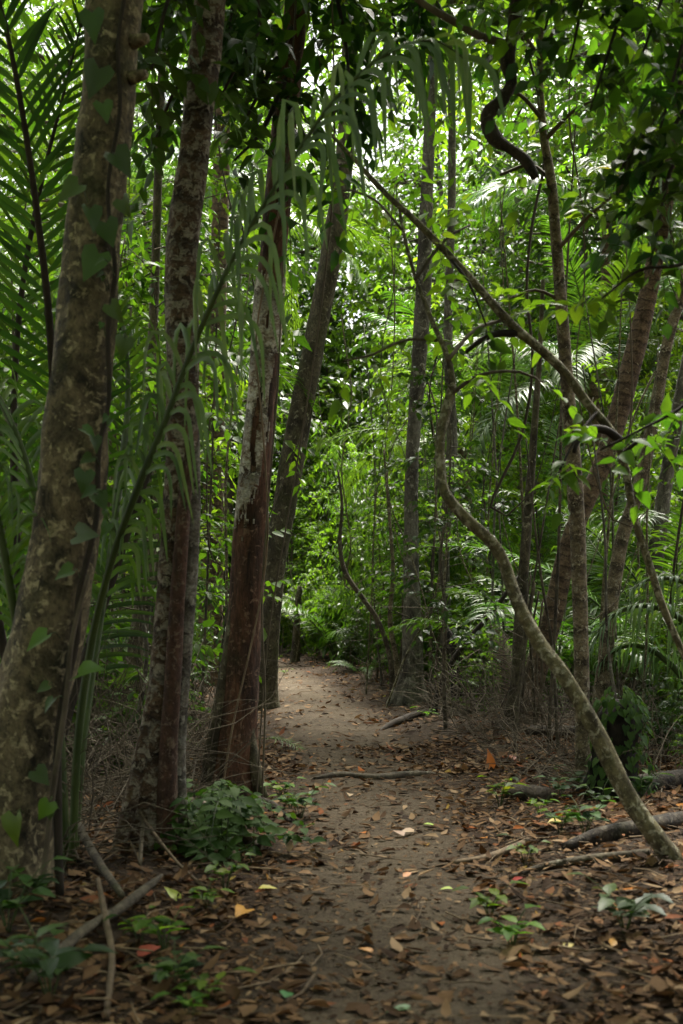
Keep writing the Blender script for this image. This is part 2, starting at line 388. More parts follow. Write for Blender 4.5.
# ------------------------------------------------------------------ ground
def sheet(name, xs, ys, zf, mat, kind='structure'):
    nx, ny = len(xs), len(ys)
    V = np.array([[x, y, zf(x, y)] for y in ys for x in xs])
    idx = np.arange(nx * ny).reshape(ny, nx)
    Fq = np.stack([idx[:-1, :-1], idx[:-1, 1:], idx[1:, 1:], idx[1:, :-1]], -1).reshape(-1, 4)
    mb = MB(); mb.add(V, [Fq]); o = mb.build(name, mat); tag(o, kind=kind); return o
xs = np.concatenate([-np.geomspace(150, 4.3, 26), np.arange(-4.1, 4.11, 0.1), np.geomspace(4.3, 150, 26)])
ys = np.concatenate([np.linspace(-60, 2.5, 18), np.arange(2.7, 30, 0.14), np.geomspace(30.2, 300, 40)])
sheet('ground', xs, ys, gh, M['soil'])
# the trodden path: an irregular strip a little above the soil, its edges dipping under it
mb = MB(); V = []; EA = []; across = np.linspace(-1, 1, 19); yy = np.arange(1.5, 42, 0.12)
for y in yy:
    c = path_xs(y)
    wl = 0.86 + 0.15 * mnoise.noise(Vector((y * 0.5, 1.3, 0))) + 0.10 * mnoise.noise(Vector((y * 2.1, 5.3, 0)))
    wr = 0.92 + 0.15 * mnoise.noise(Vector((y * 0.5, 9.3, 0))) + 0.10 * mnoise.noise(Vector((y * 2.1, 2.3, 0)))
    nf = float(np.interp(y, [15, 27], [1, .72])); wl *= nf; wr *= nf
    for a in across:
        x = c + (wl if a < 0 else wr) * a
        e = abs(a); EA.append(e)
        V.append((x, y, gh(x, y) + 0.016 - (0.05 * max(0, e - 0.72) / 0.28)))
idx = np.arange(len(V)).reshape(len(yy), len(across))
mb.add(V, [np.stack([idx[:-1, :-1], idx[:-1, 1:], idx[1:, 1:], idx[1:, :-1]], -1).reshape(-1, 4)], 0, None, EA)
tag(mb.build('path', M['path']), kind='structure')

# leaf litter
def litter(n, y0, y1, xhalf, dens_path, smin, smax, tmpl):
    mb = MB(); P, D, NN, L, W, rr = [], [], [], [], [], []
    k = 0
    while k < n:
        y = y0 + (y1 - y0) * rnd.random() ** 1.35
        x = rnd.uniform(-1, 1) * min(xhalf, 0.30 * y + 1.6)
        d = abs(x - path_xs(y))
        pp = dens_path if d < 0.35 else dens_path + (1 - dens_path) * min(1, (d - 0.35) / 0.4)
        pp *= 0.45 + 0.9 * max(0, mnoise.noise(Vector((x * 1.1, y * 1.1, 9))) + 0.35)
        if y < 9: pp = max(pp, 0.22 if d < 0.45 else 0.65)
        if rnd.random() > pp: continue
        z = gh(x, y) + (0.020 if d < 0.6 else 0.006) + rnd.random() ** 2 * (0.012 if d < 0.6 else 0.04)
        P.append((x, y, z)); a = rnd.uniform(0, 6.283)
        D.append((math.cos(a), math.sin(a), rnd.gauss(0.02, 0.16))); NN.append((rnd.gauss(0, 0.25), rnd.gauss(0, 0.25), 1))
        L.append(rnd.uniform(smin, smax) * (1 if rnd.random() < 0.6 else 0.5)); W.append(rnd.uniform(0.36, 0.62))
        q = rnd.random()
        rr.append(q * 0.80 if d < 0.7 and q > 0.92 and rnd.random() < .5 else q); k += 1
    n = len(P)
    leaves(mb, P, D, NN, np.array(L), np.array(W), tmpl, 0, rng.normal(0.02, 0.22, n), rng.normal(0.15, 0.35, n), rr)
    return mb
mb = litter(36000, 3.2, 12.5, 6, 0.32, 0.03, 0.115, T_HI)
mb2 = litter(21000, 10.5, 32, 8, 0.42, 0.05, 0.15, T_LO)
mb.v += mb2.v; mb.al += mb2.al
for f, m_, r_ in mb2.f: mb.f.append((f + mb.n, m_, r_))
mb.n += mb2.n
P, D, NN = [], [], []
for i in range(26000):
    y = 3.3 + 9 * rnd.random() ** 1.5; x = rnd.uniform(-1, 1) * (.3 * y + .8)
    if abs(x - path_xs(y)) < .5 and rnd.random() < .55: continue
    P.append((x, y, gh(x, y) + (.019 if abs(x - path_xs(y)) < .75 else .006) + rnd.random() * .006)); a = rnd.uniform(0, 6.28); D.append((math.cos(a), math.sin(a), rnd.gauss(0, .25))); NN.append((rnd.gauss(0, .3), rnd.gauss(0, .3), 1))
leaves(mb, P, D, NN, rng.uniform(.008, .034, len(P)), rng.uniform(.25, .9, len(P)), T_LO, 0, .1, .2, rng.random(len(P)) * .8)
tag(mb.build('leaf_litter', M['litter']), 'brown fallen leaves strewn thickly over the forest floor', 'leaf litter', kind='stuff')
mb = MB()
for i in range(1500):
    y = 3.6 + 20 * rnd.random() ** 1.5; x = rnd.uniform(-1, 1) * (0.32 * y + 1.2)
    d = abs(x - path_xs(y))
    if d < 0.7 and rnd.random() < 0.8: continue
    a = rnd.uniform(0, 6.283); l = rnd.uniform(0.08, 0.4); z = gh(x, y) + 0.025
    rad = rnd.uniform(0.0015, 0.005)
    pts = [(x + math.cos(a) * l * (t - .5) + rnd.gauss(0, .015), y + math.sin(a) * l * (t - .5) + rnd.gauss(0, .015), z + rnd.uniform(0, .03), rad * (1.2 - t * .6)) for t in (0, .5, 1)]
    tube(mb, simple_line(pts), 4, cap=False)
tag(mb.build('twig_litter', M['deadwood']), 'small dead twigs scattered among the fallen leaves', 'twig litter', kind='stuff')

# ------------------------------------------------------------------ hero trunks
def px_line(pts, org=None, step=0.12):
    """pts: (px, py, width_px, Y) -> smoothed rows x,y,z,r relative to org"""
    rows = []
    for px, py, w, Y in pts:
        p = at(px, py, Y); rows.append((p.x, p.y, p.z, w / F * Y / 2))
    L = smooth_line(rows, step)
    if org is not None: L[:, :3] -= np.array(org)
    return L
def on_ground(pts):
    """put the first point on the ground"""
    px, py, w, Y = pts[0]
    g = G(px, Y); return g

def limbs_and_crown(top, H, Rr, nlimb, nspray, leafL, ratio, leafmat, barkmat, seed, tmpl=T_LO, nl=9, flat=0.6, sl=(0.5, 0.95), up=0.5):
    """crown built round the origin 'top' (local): limbs fan out, sprays of leaves along and around them"""
    r_ = np.random.default_rng(seed); mb = MB()
    P, D, LN = [], [], []
    for i in range(nlimb):
        a = i * 2.4 + r_.normal(0, 0.4); e = r_.uniform(0.15, 1.0) * up
        ln = Rr * r_.uniform(0.65, 1.1)
        d = np.array([math.cos(a) * (1 - e * .4), math.sin(a) * (1 - e * .4), e * H / Rr * 0.9])
        p0 = np.array(top) + np.array([0, 0, r_.uniform(-0.5, 0.4) * H * 0.35])
        pts = []
        for t in np.linspace(0, 1, 6):
            q = p0 + d * ln * t + np.array([0, 0, -0.15 * ln * t * t]) + r_.normal(0, 0.05 * ln * t + 1e-4, 3)
            pts.append((*q, 0.05 * Rr / 3 * (1.05 - t)))
        tube(mb, smooth_line(pts, 0.5), 6, 1, cap=False)
        for k in range(int(nspray / nlimb)):
            t = r_.uniform(0.2, 1.05); q = p0 + d * ln * t + np.array([0, 0, -0.15 * ln * t * t])
            off = r_.normal(0, 1, 3) * np.array([1, 1, flat]) * Rr * 0.20 * (0.4 + t)
            P.append(q + off); D.append(nrm(off + d * 0.5 * Rr * .3 + r_.normal(0, .25, 3))); LN.append(r_.uniform(*sl))
    sprays(mb, np.array(P), np.array(D) * np.array([1, 1, 0.7]), np.array(LN), nl, leafL, ratio, tmpl, 0.3, 0.004)
    return mb

# ------------------------------------------------------------------ palm fronds
def frond_mesh(rach, n, llen, lw, t0=0.15, ang=1.0, droop=0.6, segs=6, seed=0, tipdroop=1.0, upl=0.25, mat=0, skip=0.04, sidevec=None, jitter=0.12, hangat=0):
    """rach: rows x,y,z,r (smoothed). returns (leaflet MB, rachis MB)"""
    r_ = np.random.default_rng(seed)
    C = rach[:, :3]; m = len(C)
    T = nrm(np.gradient(C, axis=0))
    al = np.concatenate([[0], np.cumsum(np.linalg.norm(np.diff(C, axis=0), axis=1))]); tot = al[-1]
    mb = MB()
    for sgn in (1, -1):
        for i in range(n):
            if r_.random() < skip: continue
            t = t0 + (1 - t0) * (i + 0.5 + r_.uniform(-.2, .2)) / n
            s = t * tot
            p = np.array([np.interp(s, al, C[:, k]) for k in range(3)]); tt = nrm(np.array([np.interp(s, al, T[:, k]) for k in range(3)]))
            upv = np.array([0, 0, 1.0]); sd = np.cross(tt, upv) if sidevec is None else np.array(sidevec) - tt * (np.array(sidevec) @ tt)
            sd = sd / max(np.linalg.norm(sd), 1e-6); nv = np.cross(sd, tt)
            if nv[2] < 0: nv = -nv
            u = (t - t0) / (1 - t0)
            L = llen * (0.45 + 0.75 * math.sin(math.pi * min(1, 0.12 + u * 0.86)) ** 0.7) * ((0.62 + 0.42 * u) if hangat and segs > 10 else (1 - 0.35 * u)) * r_.uniform(0.85, 1.12)
            a = ang * (1 - 0.35 * u) + r_.normal(0, jitter * .6)
            d = tt * math.cos(a) + sgn * sd * math.sin(a) + nv * (upl + r_.normal(0, jitter))
            d = nrm(d)
            g = droop * r_.uniform(0.75, 1.3); hv = hangat * r_.uniform(.65, 1.6); tp_ = 1.5 if hangat else 2.2; dn = np.array([0.12 * d[0] + r_.normal(0, .07), 0.12 * d[1] + r_.normal(0, .07), -1.0])
            pts = []; q = p.copy(); dd = d.copy()
            pts.append(q.copy())
            for k in range(segs):
                if hangat:
                    w_ = min(1.0, (k + .3) / segs / hv); w_ = w_ * w_ * (3 - 2 * w_)
                    dd = nrm(d * (1 - w_) + dn * w_)
                else: dd = nrm(dd + np.array([0, 0, -1.0]) * g * (0.35 + k / segs * 1.3) / segs * 2.2)
                q = q + dd * L / segs; pts.append(q.copy())
            pts = np.array(pts)
            tl = nrm(np.gradient(pts, axis=0))
            ws = nrm(np.cross(tl, nv + 0.001)); nn = np.cross(ws, tl)
            x = np.linspace(0, 1, segs + 1); hw = lw * 0.5 * np.clip(np.minimum(x * 5 + 0.35, 1.0), 0, 1) * np.sqrt(np.clip(1 - x ** tp_, 0.0, 1)) ** (1.3 if hangat else 1) * r_.uniform(.85, 1.15)
            A = pts + ws * hw[:, None] + nn * hw[:, None] * 0.35; B = pts - ws * hw[:, None] + nn * hw[:, None] * 0.35
            V = np.stack([A, pts, B], 1).reshape(-1, 3)
            f = []
            for k in range(segs):
                o = k * 3
                f += [[o, o + 1, o + 4, o + 3], [o + 1, o + 2, o + 5, o + 4]]
            mb.add(V, [np.array(f)], mat, [np.full(len(f), np.clip(r_.beta(2, 2.4), 0, 1))])
    rb = MB(); tube(rb, rach, 6, 0, cap=False, r=0.6)
    return mb, rb
def arch(L, rise, drop, r0=0.014, n=9, bend=0.0):
    """a rachis in the XZ plane, leaving the origin at slope rise and bending over"""
    pts = []; x = z = y = 0.0; a = rise
    for i in range(n):
        t = i / (n - 1)
        pts.append((x, y, z, r0 * (1.08 - t * 0.9)))
        a = rise - drop * t ** 1.3
        x += math.cos(a) * L / (n - 1); z += math.sin(a) * L / (n - 1); y += bend * t * L / (n - 1)
    return smooth_line(pts, L / 22)

FROND = {}
def frond_proto(key, L, rise, drop, n, llen, lw, t0=0.2, mat='palm', droop=0.55, rm='rachis', **kw):
    ra = arch(L, rise, drop, r0=0.006 + 0.0042 * L)
    mb, rb = frond_mesh(ra, n, llen, lw, t0, droop=droop, seed=hash(key) % 9999 if False else len(FROND) * 7 + 3, **kw)
    lo = mb.build('frond', M[mat], link=False); ro = rb.build('rachis', M[rm], link=False)
    FROND[key] = (lo.data, ro.data)
    bpy.data.objects.remove(lo); bpy.data.objects.remove(ro)
for i in range(3):
    frond_proto('u%d' % i, 2.3 + 0.25 * i, 1.25 - 0.12 * i, 1.25 + 0.25 * i, 34, 0.52, 0.034, 0.25, segs=5)           # understorey palm
    frond_proto('c%d' % i, 3.6 + 0.3 * i, 0.75 - 0.35 * i, 1.15 + 0.1 * i, 64, 0.78, 0.036, 0.14, mat='palmgrey' if i == 1 else 'palm', droop=0.75, segs=5)   # tall palm
for i in range(3): frond_proto('f%d' % i, 3.3 + .3 * i, 1.42 - .1 * i, .9 + .3 * i, 46, .5, .026, .3, droop=.45, segs=4, mat='deep' if i == 2 else 'palm')
for i in range(2):
    frond_proto('d%d' % i, 2.6, 0.25, 0.35, 40, 0.55, 0.03, 0.15, mat='drypalm', droop=0.5, rm='rachisdry', segs=4, upl=-0.05)
def add_frond(key, parent, loc, rz, tilt=0.0, roll=0.0, s=1.0, label=None):
    o = bpy.data.objects.new('frond', FROND[key][0]); COL.objects.link(o); o.parent = parent
    o.location = loc; o.scale = (s, s, s)
    o.rotation_euler = (Matrix.Rotation(rz, 4, 'Z') @ Matrix.Rotation(-tilt, 4, 'Y') @ Matrix.Rotation(roll, 4, 'X')).to_euler()
    k = bpy.data.objects.new('rachis', FROND[key][1]); COL.objects.link(k); k.parent = o
    if label: o['label'] = label
    return o
def palm_plant(loc, label, group, nf=9, s=1.0, seed=0, name='understorey_palm', kind='u'):
    r_ = random.Random(seed)
    e = empty(name, loc, label, 'palm', group)
    for i in range(nf):
        a = i * 2.4 + r_.gauss(0, 0.3)
        add_frond('%s%d' % (kind, i % 3), e, (0.05 * math.cos(a), 0.05 * math.sin(a), 0.02), a, r_.gauss(0.0, 0.16) + (0.12 if i % 3 == 0 else -0.05), r_.gauss(0, .2), s * r_.uniform(0.8, 1.12))
    return e
#HERO
def trunk_tree(label, pts, bark, cat='tree', name='tree', group=None, sides=14, rough=0.06, lobes=None, seed=1, crown=None, sink=0.08, part='trunk', step=0.10, curves=None):
    """pts rows (px,py,width_px,Y), base first. The foot is set on the ground."""
    g = G(pts[0][0], pts[0][3])
    e = empty(name, g, label, cat, group)
    L = px_line(pts, None, step)
    dz = L[0, 2] - g.z
    L[:, 2] -= dz * np.exp(-np.linspace(0, 12, len(L)))      # settle the foot on the soil
    L = np.vstack([np.array([[L[0, 0], L[0, 1], L[0, 2] - sink, L[0, 3] * 1.05]]), L])
    L[:, :3] -= np.array(g)
    mb = MB(); tube(mb, L, sides, 0, rough, lobes, seed=seed)
    t = mb.build(part, bark, e)
    if crown:
        c = crown(L[-1, :3]); c.build('crown', [M[crown.leaf], M['twig']], e)
    return e, L, g
def crown_fn(leaf, H, Rr, nl_, ns, leafL, ratio, seed, tmpl=T_LO, **kw):
    def f(top): return limbs_and_crown(top, H, Rr, nl_, ns, leafL, ratio, leaf, None, seed, tmpl, **kw)
    f.leaf = leaf
    return f
def stick(mb, pts, sides=6, rough=0.05, seed=0, step=0.08, mat=0):
    tube(mb, smooth_line(pts, step), sides, mat, rough, seed=seed)

# --- A: the big mottled trunk close on one side, with a climber
eA, LA, gA = trunk_tree('thick mottled tan trunk with lichen blotches and heart-shaped climber leaves', [(2, 912, 88, 5.8), (8, 860, 80, 5.8), (18, 790, 77, 5.8), (32, 700, 74, 5.8), (48, 630, 70, 5.8), (64, 550, 66, 5.8), (80, 400, 63, 5.8), (92, 250, 55, 5.8), (104, 130, 52, 5.8), (115, -10, 54, 5.8), (128, -250, 46, 5.9), (140, -480, 34, 6.1)],
    M['barkA'], sides=32, rough=0.15, lobes=(3, 0.25, 0.35), seed=2, step=0.05, crown=crown_fn('broad', 2.4, 4.6, 12, 900, 0.17, 0.5, 21))
# two knots / stubs on its edge
kb = MB()
for px, py in ((140, 42), (139, 78)):
    p = at(px - 8, py, 5.75); q = at(px + 7, py - 4, 5.7)
    tube(kb, smooth_line(local([(*p, 0.035), (*((p + q) / 2), 0.03), (*q, 0.022)], gA), 0.02), 8, 0, 0.15, seed=py); kb.build('branch_stub', M['barkA'], eA); kb = MB()
# climber: stem up the trunk + big heart-shaped leaves, each a part
cl = empty('climbing_vine', gA + Vector((0.16, -0.1, 0)), 'heart-leaved climber creeping up the thick mottled trunk', 'climber')
orgc = cl.location.copy()
mb = MB()
stem = [(60, 895, 9), (58, 800, 9), (60, 720, 8), (76, 640, 8), (80, 590, 7), (96, 520, 6), (99, 450, 6), (109, 400, 5), (108, 330, 5), (115, 270, 5), (108, 190, 4), (120, 110, 4), (118, 40, 4), (132, -40, 4)]
tube(mb, px_line([(x, y, w, 5.66) for x, y, w in stem], orgc, 0.05), 7, 0, 0.12, seed=3); mb.build('stem', M['darktwig'], cl)
mb = MB()
tube(mb, px_line([(40, 905, 6, 5.58), (52, 800, 6, 5.58), (66, 700, 6, 5.58), (72, 640, 5, 5.6), (88, 575, 4, 5.62)], orgc, 0.05), 6, 0, 0.1, seed=5); mb.build('stem', M['twig'], cl)
hl = [(40, 640, 33, 200, .6), (84, 670, 36, 60, .7), (66, 572, 30, 180, .6), (84, 535, 34, 20, .6), (84, 478, 26, 250, .5), (92, 215, 36, -60, .5), (108, 230, 32, -50, .3), (120, 160, 38, -45, .4), (72, 188, 36, 200, .5), (94, 262, 36, 250, .6), (124, 205, 30, -70, .4), (92, 20, 36, 260, .3), (96, 78, 38, 262, .3), (104, 108, 32, 300, .4), (114, 310, 24, -60, .5), (100, 500, 26, -40, .4), (46, 808, 30, 250, .5), (14, 826, 32, 250, .5), (40, 775, 30, -30, .5), (124, 345, 28, -80, .4)]
r5 = random.Random(9)
for q in range(16):
    t = r5.random(); w_ = stem[min(int(t * 11), 10)]; hl.append((w_[0] + r5.uniform(-16, 12), w_[1] + r5.uniform(-40, 40), r5.uniform(9, 19), r5.uniform(180, 350), r5.uniform(.1, .9)))
for k, (px, py, s, ang, tilt) in enumerate(hl):
    mb = MB(); Yd = 5.50 - 0.05 * (k % 3)
    p = at(px, py, Yd); a = R(ang)
    sz = s * (.82 + .16 * math.sin(k * 2.3)) / F * Yd
    d = np.array([math.cos(a) + .3 * math.sin(k * 1.9), -0.25 - 0.6 * tilt * abs(math.sin(k * 1.3 + .4)), math.sin(a) - 0.35]); d = d / np.linalg.norm(d)
    n = np.array([0.55 * math.sin(k * 1.7), -0.8, 0.65 + .3 * math.cos(k)])
    o0 = np.array(p) - d * sz * 0.4
    leaves(mb, [o0 - np.array(orgc)], [d], [n], [sz], [0.78 + .2 * abs(math.sin(k * 1.1))], T_HEART, 0, [0.1 + .3 * abs(math.sin(k * 2.1))], [0.15 + .4 * abs(math.cos(k * 1.3))], [1.0 if k in (0, 1, 16, 17) else .6 * rnd.random()])
    # petiole back to the trunk
    q = o0 + np.array([0.02 * math.cos(k), 0.16, -0.03])
    tube(mb, simple_line([(*(o0 - np.array(orgc)), 0.003), (*((o0 + q) / 2 - np.array(orgc) + np.array([0, 0, .02])), 0.003), (*(q - np.array(orgc)), 0.003)]), 4, 1, cap=False)
    mb.build('leaf', [M['climber'], M['rachis']], cl)

# --- hero palm between A and B: petioles from the ground, one great frond arching over the path side
gp = G(66, 6.5)
hp = empty('arching_palm', gp, 'young palm whose long frond arches high over the path with drooping leaflets', 'palm')
def px_frond(pts, n, llen, lw, t0, label=None, mats=('palm', 'rachis'), **kw):
    ra = px_line(pts, gp, 0.07)
    mb, rb = frond_mesh(ra, n, llen, lw, t0, **kw)
    o = mb.build('frond', M[mats[0]], hp); rb.build('rachis', M[mats[1]], o)
    if label: o['label'] = label
    return o
px_frond([(72, 868, 9, 6.5), (78, 740, 8.5, 6.45), (92, 640, 8, 6.4), (112, 560, 7.5, 6.3), (137, 490, 8, 6.2), (165, 422, 7, 6.15), (190, 355, 6, 6.1), (218, 290, 5.5, 6.0), (244, 238, 5, 5.95), (280, 180, 5, 5.9), (328, 108, 4.5, 5.85), (372, 64, 4, 5.8), (408, 44, 3, 5.8), (440, 42, 2.4, 5.8), (468, 62, 2, 5.8)],
    40, 0.70, 0.033, 0.34, 'long arching frond with broad hanging leaflets', mats=('palmgrey', 'rachis'), ang=0.78, droop=1.15, segs=12, seed=5, upl=0.15, sidevec=(0.85, -0.42, 0.0), jitter=0.10, skip=0.0, hangat=0.48)
px_frond([(66, 868, 11, 6.55), (60, 740, 10, 6.6), (50, 600, 11, 6.7), (30, 480, 9, 6.8), (0, 400, 7, 6.9), (-40, 350, 5, 7.0), (-90, 340, 3, 7.1)], 30, 0.6, 0.032, 0.45, ang=0.95, droop=0.8, segs=8, hangat=.9, seed=8)
px_frond([(60, 868, 13, 6.4), (45, 760, 12, 6.2), (20, 640, 10, 6.0), (-2, 520, 8, 5.9), (-28, 440, 5, 5.8), (-60, 400, 3, 5.7)], 28, 0.5, 0.030, 0.5, ang=0.9, droop=0.7, segs=8, hangat=.9, seed=9)
px_frond([(74, 868, 8, 6.7), (84, 740, 7, 7.0), (104, 600, 6, 7.4), (120, 480, 8, 7.7), (128, 400, 6, 8.0), (124, 330, 4, 8.2), (110, 290, 2.5, 8.4)], 28, 0.55, 0.034, 0.4, ang=0.9, droop=0.9, segs=8, hangat=.8, seed=10)

# --- dark overhanging frond palm, upper corner (its crown stands beyond the frame)
gd = G(38, 8.2)
dp = empty('shading_palm', gd, 'dark palm with upright narrow-leaved fronds half hidden behind the thick mottled trunk', 'palm')
def dfrond(pts, n, llen, lw, t0, **kw):
    ra = px_line(pts, gd, 0.06); mb, rb = frond_mesh(ra, n, llen, lw, t0, **kw); o = mb.build('frond', M['deep'], dp); rb.build('rachis', M['darktwig'], o)
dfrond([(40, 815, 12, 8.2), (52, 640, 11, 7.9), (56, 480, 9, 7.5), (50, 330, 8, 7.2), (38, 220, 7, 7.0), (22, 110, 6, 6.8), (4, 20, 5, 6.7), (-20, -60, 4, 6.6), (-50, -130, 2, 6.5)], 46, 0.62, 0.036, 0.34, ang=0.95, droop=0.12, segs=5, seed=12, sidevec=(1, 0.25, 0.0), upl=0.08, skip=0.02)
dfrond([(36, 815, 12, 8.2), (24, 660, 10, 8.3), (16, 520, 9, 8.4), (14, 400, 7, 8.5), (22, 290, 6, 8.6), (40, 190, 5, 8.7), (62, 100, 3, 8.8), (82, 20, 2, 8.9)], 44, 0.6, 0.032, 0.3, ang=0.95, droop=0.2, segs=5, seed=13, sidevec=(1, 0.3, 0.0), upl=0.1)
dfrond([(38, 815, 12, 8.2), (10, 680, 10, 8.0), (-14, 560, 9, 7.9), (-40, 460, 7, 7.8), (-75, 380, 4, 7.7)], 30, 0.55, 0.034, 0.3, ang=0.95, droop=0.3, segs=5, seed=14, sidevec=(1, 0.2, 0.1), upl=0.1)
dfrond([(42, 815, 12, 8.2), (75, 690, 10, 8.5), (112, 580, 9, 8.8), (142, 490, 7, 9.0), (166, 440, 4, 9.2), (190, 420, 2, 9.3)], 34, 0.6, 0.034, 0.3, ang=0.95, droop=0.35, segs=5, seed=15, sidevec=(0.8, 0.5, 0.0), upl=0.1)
# --- B: slim banded red-brown tree with ribbed foot
eB, LB, gB = trunk_tree('slim red-brown trunk with pale lichen bands and a ribbed rust-red foot', [(148, 858, 42, 7.0), (152, 800, 36, 7.0), (160, 720, 31, 7.0), (166, 650, 28, 7.0), (172, 560, 27, 7.0), (180, 480, 30, 7.0), (183, 400, 33, 7.0), (183, 250, 33, 7.0), (197, 130, 31, 7.0), (210, 0, 31, 7.0), (226, -150, 28, 7.0), (240, -340, 22, 7.1)],
    M['barkB'], sides=24, rough=0.13, lobes=(3, 0.35, 0.4), seed=3, step=0.05, crown=crown_fn('broad', 2.4, 4.2, 11, 420, 0.16, 0.48, 22))
for pts, mt, lab in (([(166, 862, 26, 6.94), (168, 760, 19, 6.92), (174, 660, 17, 6.90), (180, 560, 15, 6.90), (187, 470, 12, 6.93), (190, 410, 6, 6.97)], 'barkBred', 'rust-red rib of the foot'),
                     ([(180, 856, 24, 7.03), (178, 760, 16, 7.03), (182, 680, 16, 7.02), (188, 590, 17, 7.0), (193, 510, 16, 7.0), (194, 430, 11, 7.0), (192, 380, 5, 7.0)], 'barkBgrey', 'pale grey rib of the foot'),
                     ([(112, 872, 15, 6.86), (128, 815, 16, 6.9), (143, 750, 15, 6.94), (154, 690, 12, 6.96), (160, 640, 6, 6.98)], 'barkB', None)):
    mb = MB(); tube(mb, px_line(pts, gB, 0.05), 12, 0, 0.12, seed=len(pts)); o = mb.build('buttress', M[mt], eB)
    if lab: o['label'] = lab

# --- C: peeling red trunk
ptsC = [(230, 797, 62, 9.2), (233, 770, 48, 9.2), (236, 735, 41, 9.2), (242, 660, 36, 9.2), (248, 570, 34, 9.2), (253, 500, 32, 9.2), (262, 400, 28, 9.2), (268, 310, 29, 9.2), (273, 250, 27, 9.2), (281, 160, 26, 9.2), (291, 60, 25, 9.2), (300, -40, 24, 9.2), (308, -200, 20, 9.2), (314, -330, 15, 9.2)]
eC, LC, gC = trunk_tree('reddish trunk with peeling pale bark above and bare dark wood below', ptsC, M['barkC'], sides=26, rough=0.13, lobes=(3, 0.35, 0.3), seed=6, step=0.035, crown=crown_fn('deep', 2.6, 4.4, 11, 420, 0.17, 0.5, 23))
# pale bark sheet standing off the wood, ragged lower edge and torn side
mb = MB(); Lp = LC.copy(); al = np.concatenate([[0], np.cumsum(np.linalg.norm(np.diff(Lp[:, :3], axis=0), axis=1))])
zlo, zhi = at(0, 545, 9.2).z - gC.z, at(0, 262, 9.2).z - gC.z
rows = [r for r in Lp if zlo - 0.6 < r[2] < zhi]
ns = 72; V = []; alv = []
for i, r_ in enumerate(rows):
    for j in range(ns):
        th = -math.pi + 2 * math.pi * j / ns
        k = 1.05 + 0.05 * mnoise.noise(Vector((math.cos(th) * 1.5, math.sin(th) * 1.5, r_[2] * 2.2)))
        V.append((r_[0] + math.cos(th) * r_[3] * k, r_[1] + math.sin(th) * r_[3] * k, r_[2])); alv.append(r_[2])
f = []
for i in range(len(rows) - 1):
    for j in range(ns):
        th = -math.pi + 2 * math.pi * (j + .5) / ns
        z = rows[i][2]; h = (z - zlo) / (zhi - zlo)
        # torn strip facing right-front, and a ragged lower end
        jag = 0.10 * mnoise.noise(Vector((math.cos(th) * 7, math.sin(th) * 7, z * 9))) + 0.05 * mnoise.noise(Vector((math.cos(th) * 17, math.sin(th) * 17, z * 14)))
        gap = abs(((th + 0.30 + math.pi) % (2 * math.pi)) - math.pi) < (0.95 - 1.0 * h) + 0.45 * mnoise.noise(Vector((2.1, z * 2.5, 0))) + 3 * jag and h < 0.66
        rt = max(0.0, min(1.0, (th + 2.0) / 1.2))
        lowend = h < 0.10 + 0.26 * rt * rt + 0.12 * mnoise.noise(Vector((math.cos(th) * 2, math.sin(th) * 2, 4.4))) + 1.1 * jag
        hole = mnoise.noise(Vector((math.cos(th) * 2.4 + 7, math.sin(th) * 2.4, z * 3.2))) + jag > 0.36
        lowend = lowend or hole or h > 0.93 + jag
        if not gap and not lowend: f.append([i * ns + j, i * ns + (j + 1) % ns, (i + 1) * ns + (j + 1) % ns, (i + 1) * ns + j])
mb.add(V, [np.array(f)], 0, None, alv)
o = mb.build('bark_sheet', M['barkCp'], eC); md = o.modifiers.new('thick', 'SOLIDIFY'); md.thickness = 0.008; md.offset = -0.3
o['label'] = 'pale flaking bark'
for pts in ([(205, 800, 14, 9.1), (212, 750, 15, 9.12), (222, 690, 12, 9.14), (232, 620, 9, 9.15), (240, 550, 5, 9.16)], [(262, 800, 13, 9.1), (256, 770, 13, 9.1), (250, 730, 9, 9.15), (249, 690, 5, 9.2)]):
    mb = MB(); tube(mb, px_line(pts, gC, 0.05), 10, 0, 0.12, seed=len(pts)); mb.build('buttress', M['barkD'], eC)
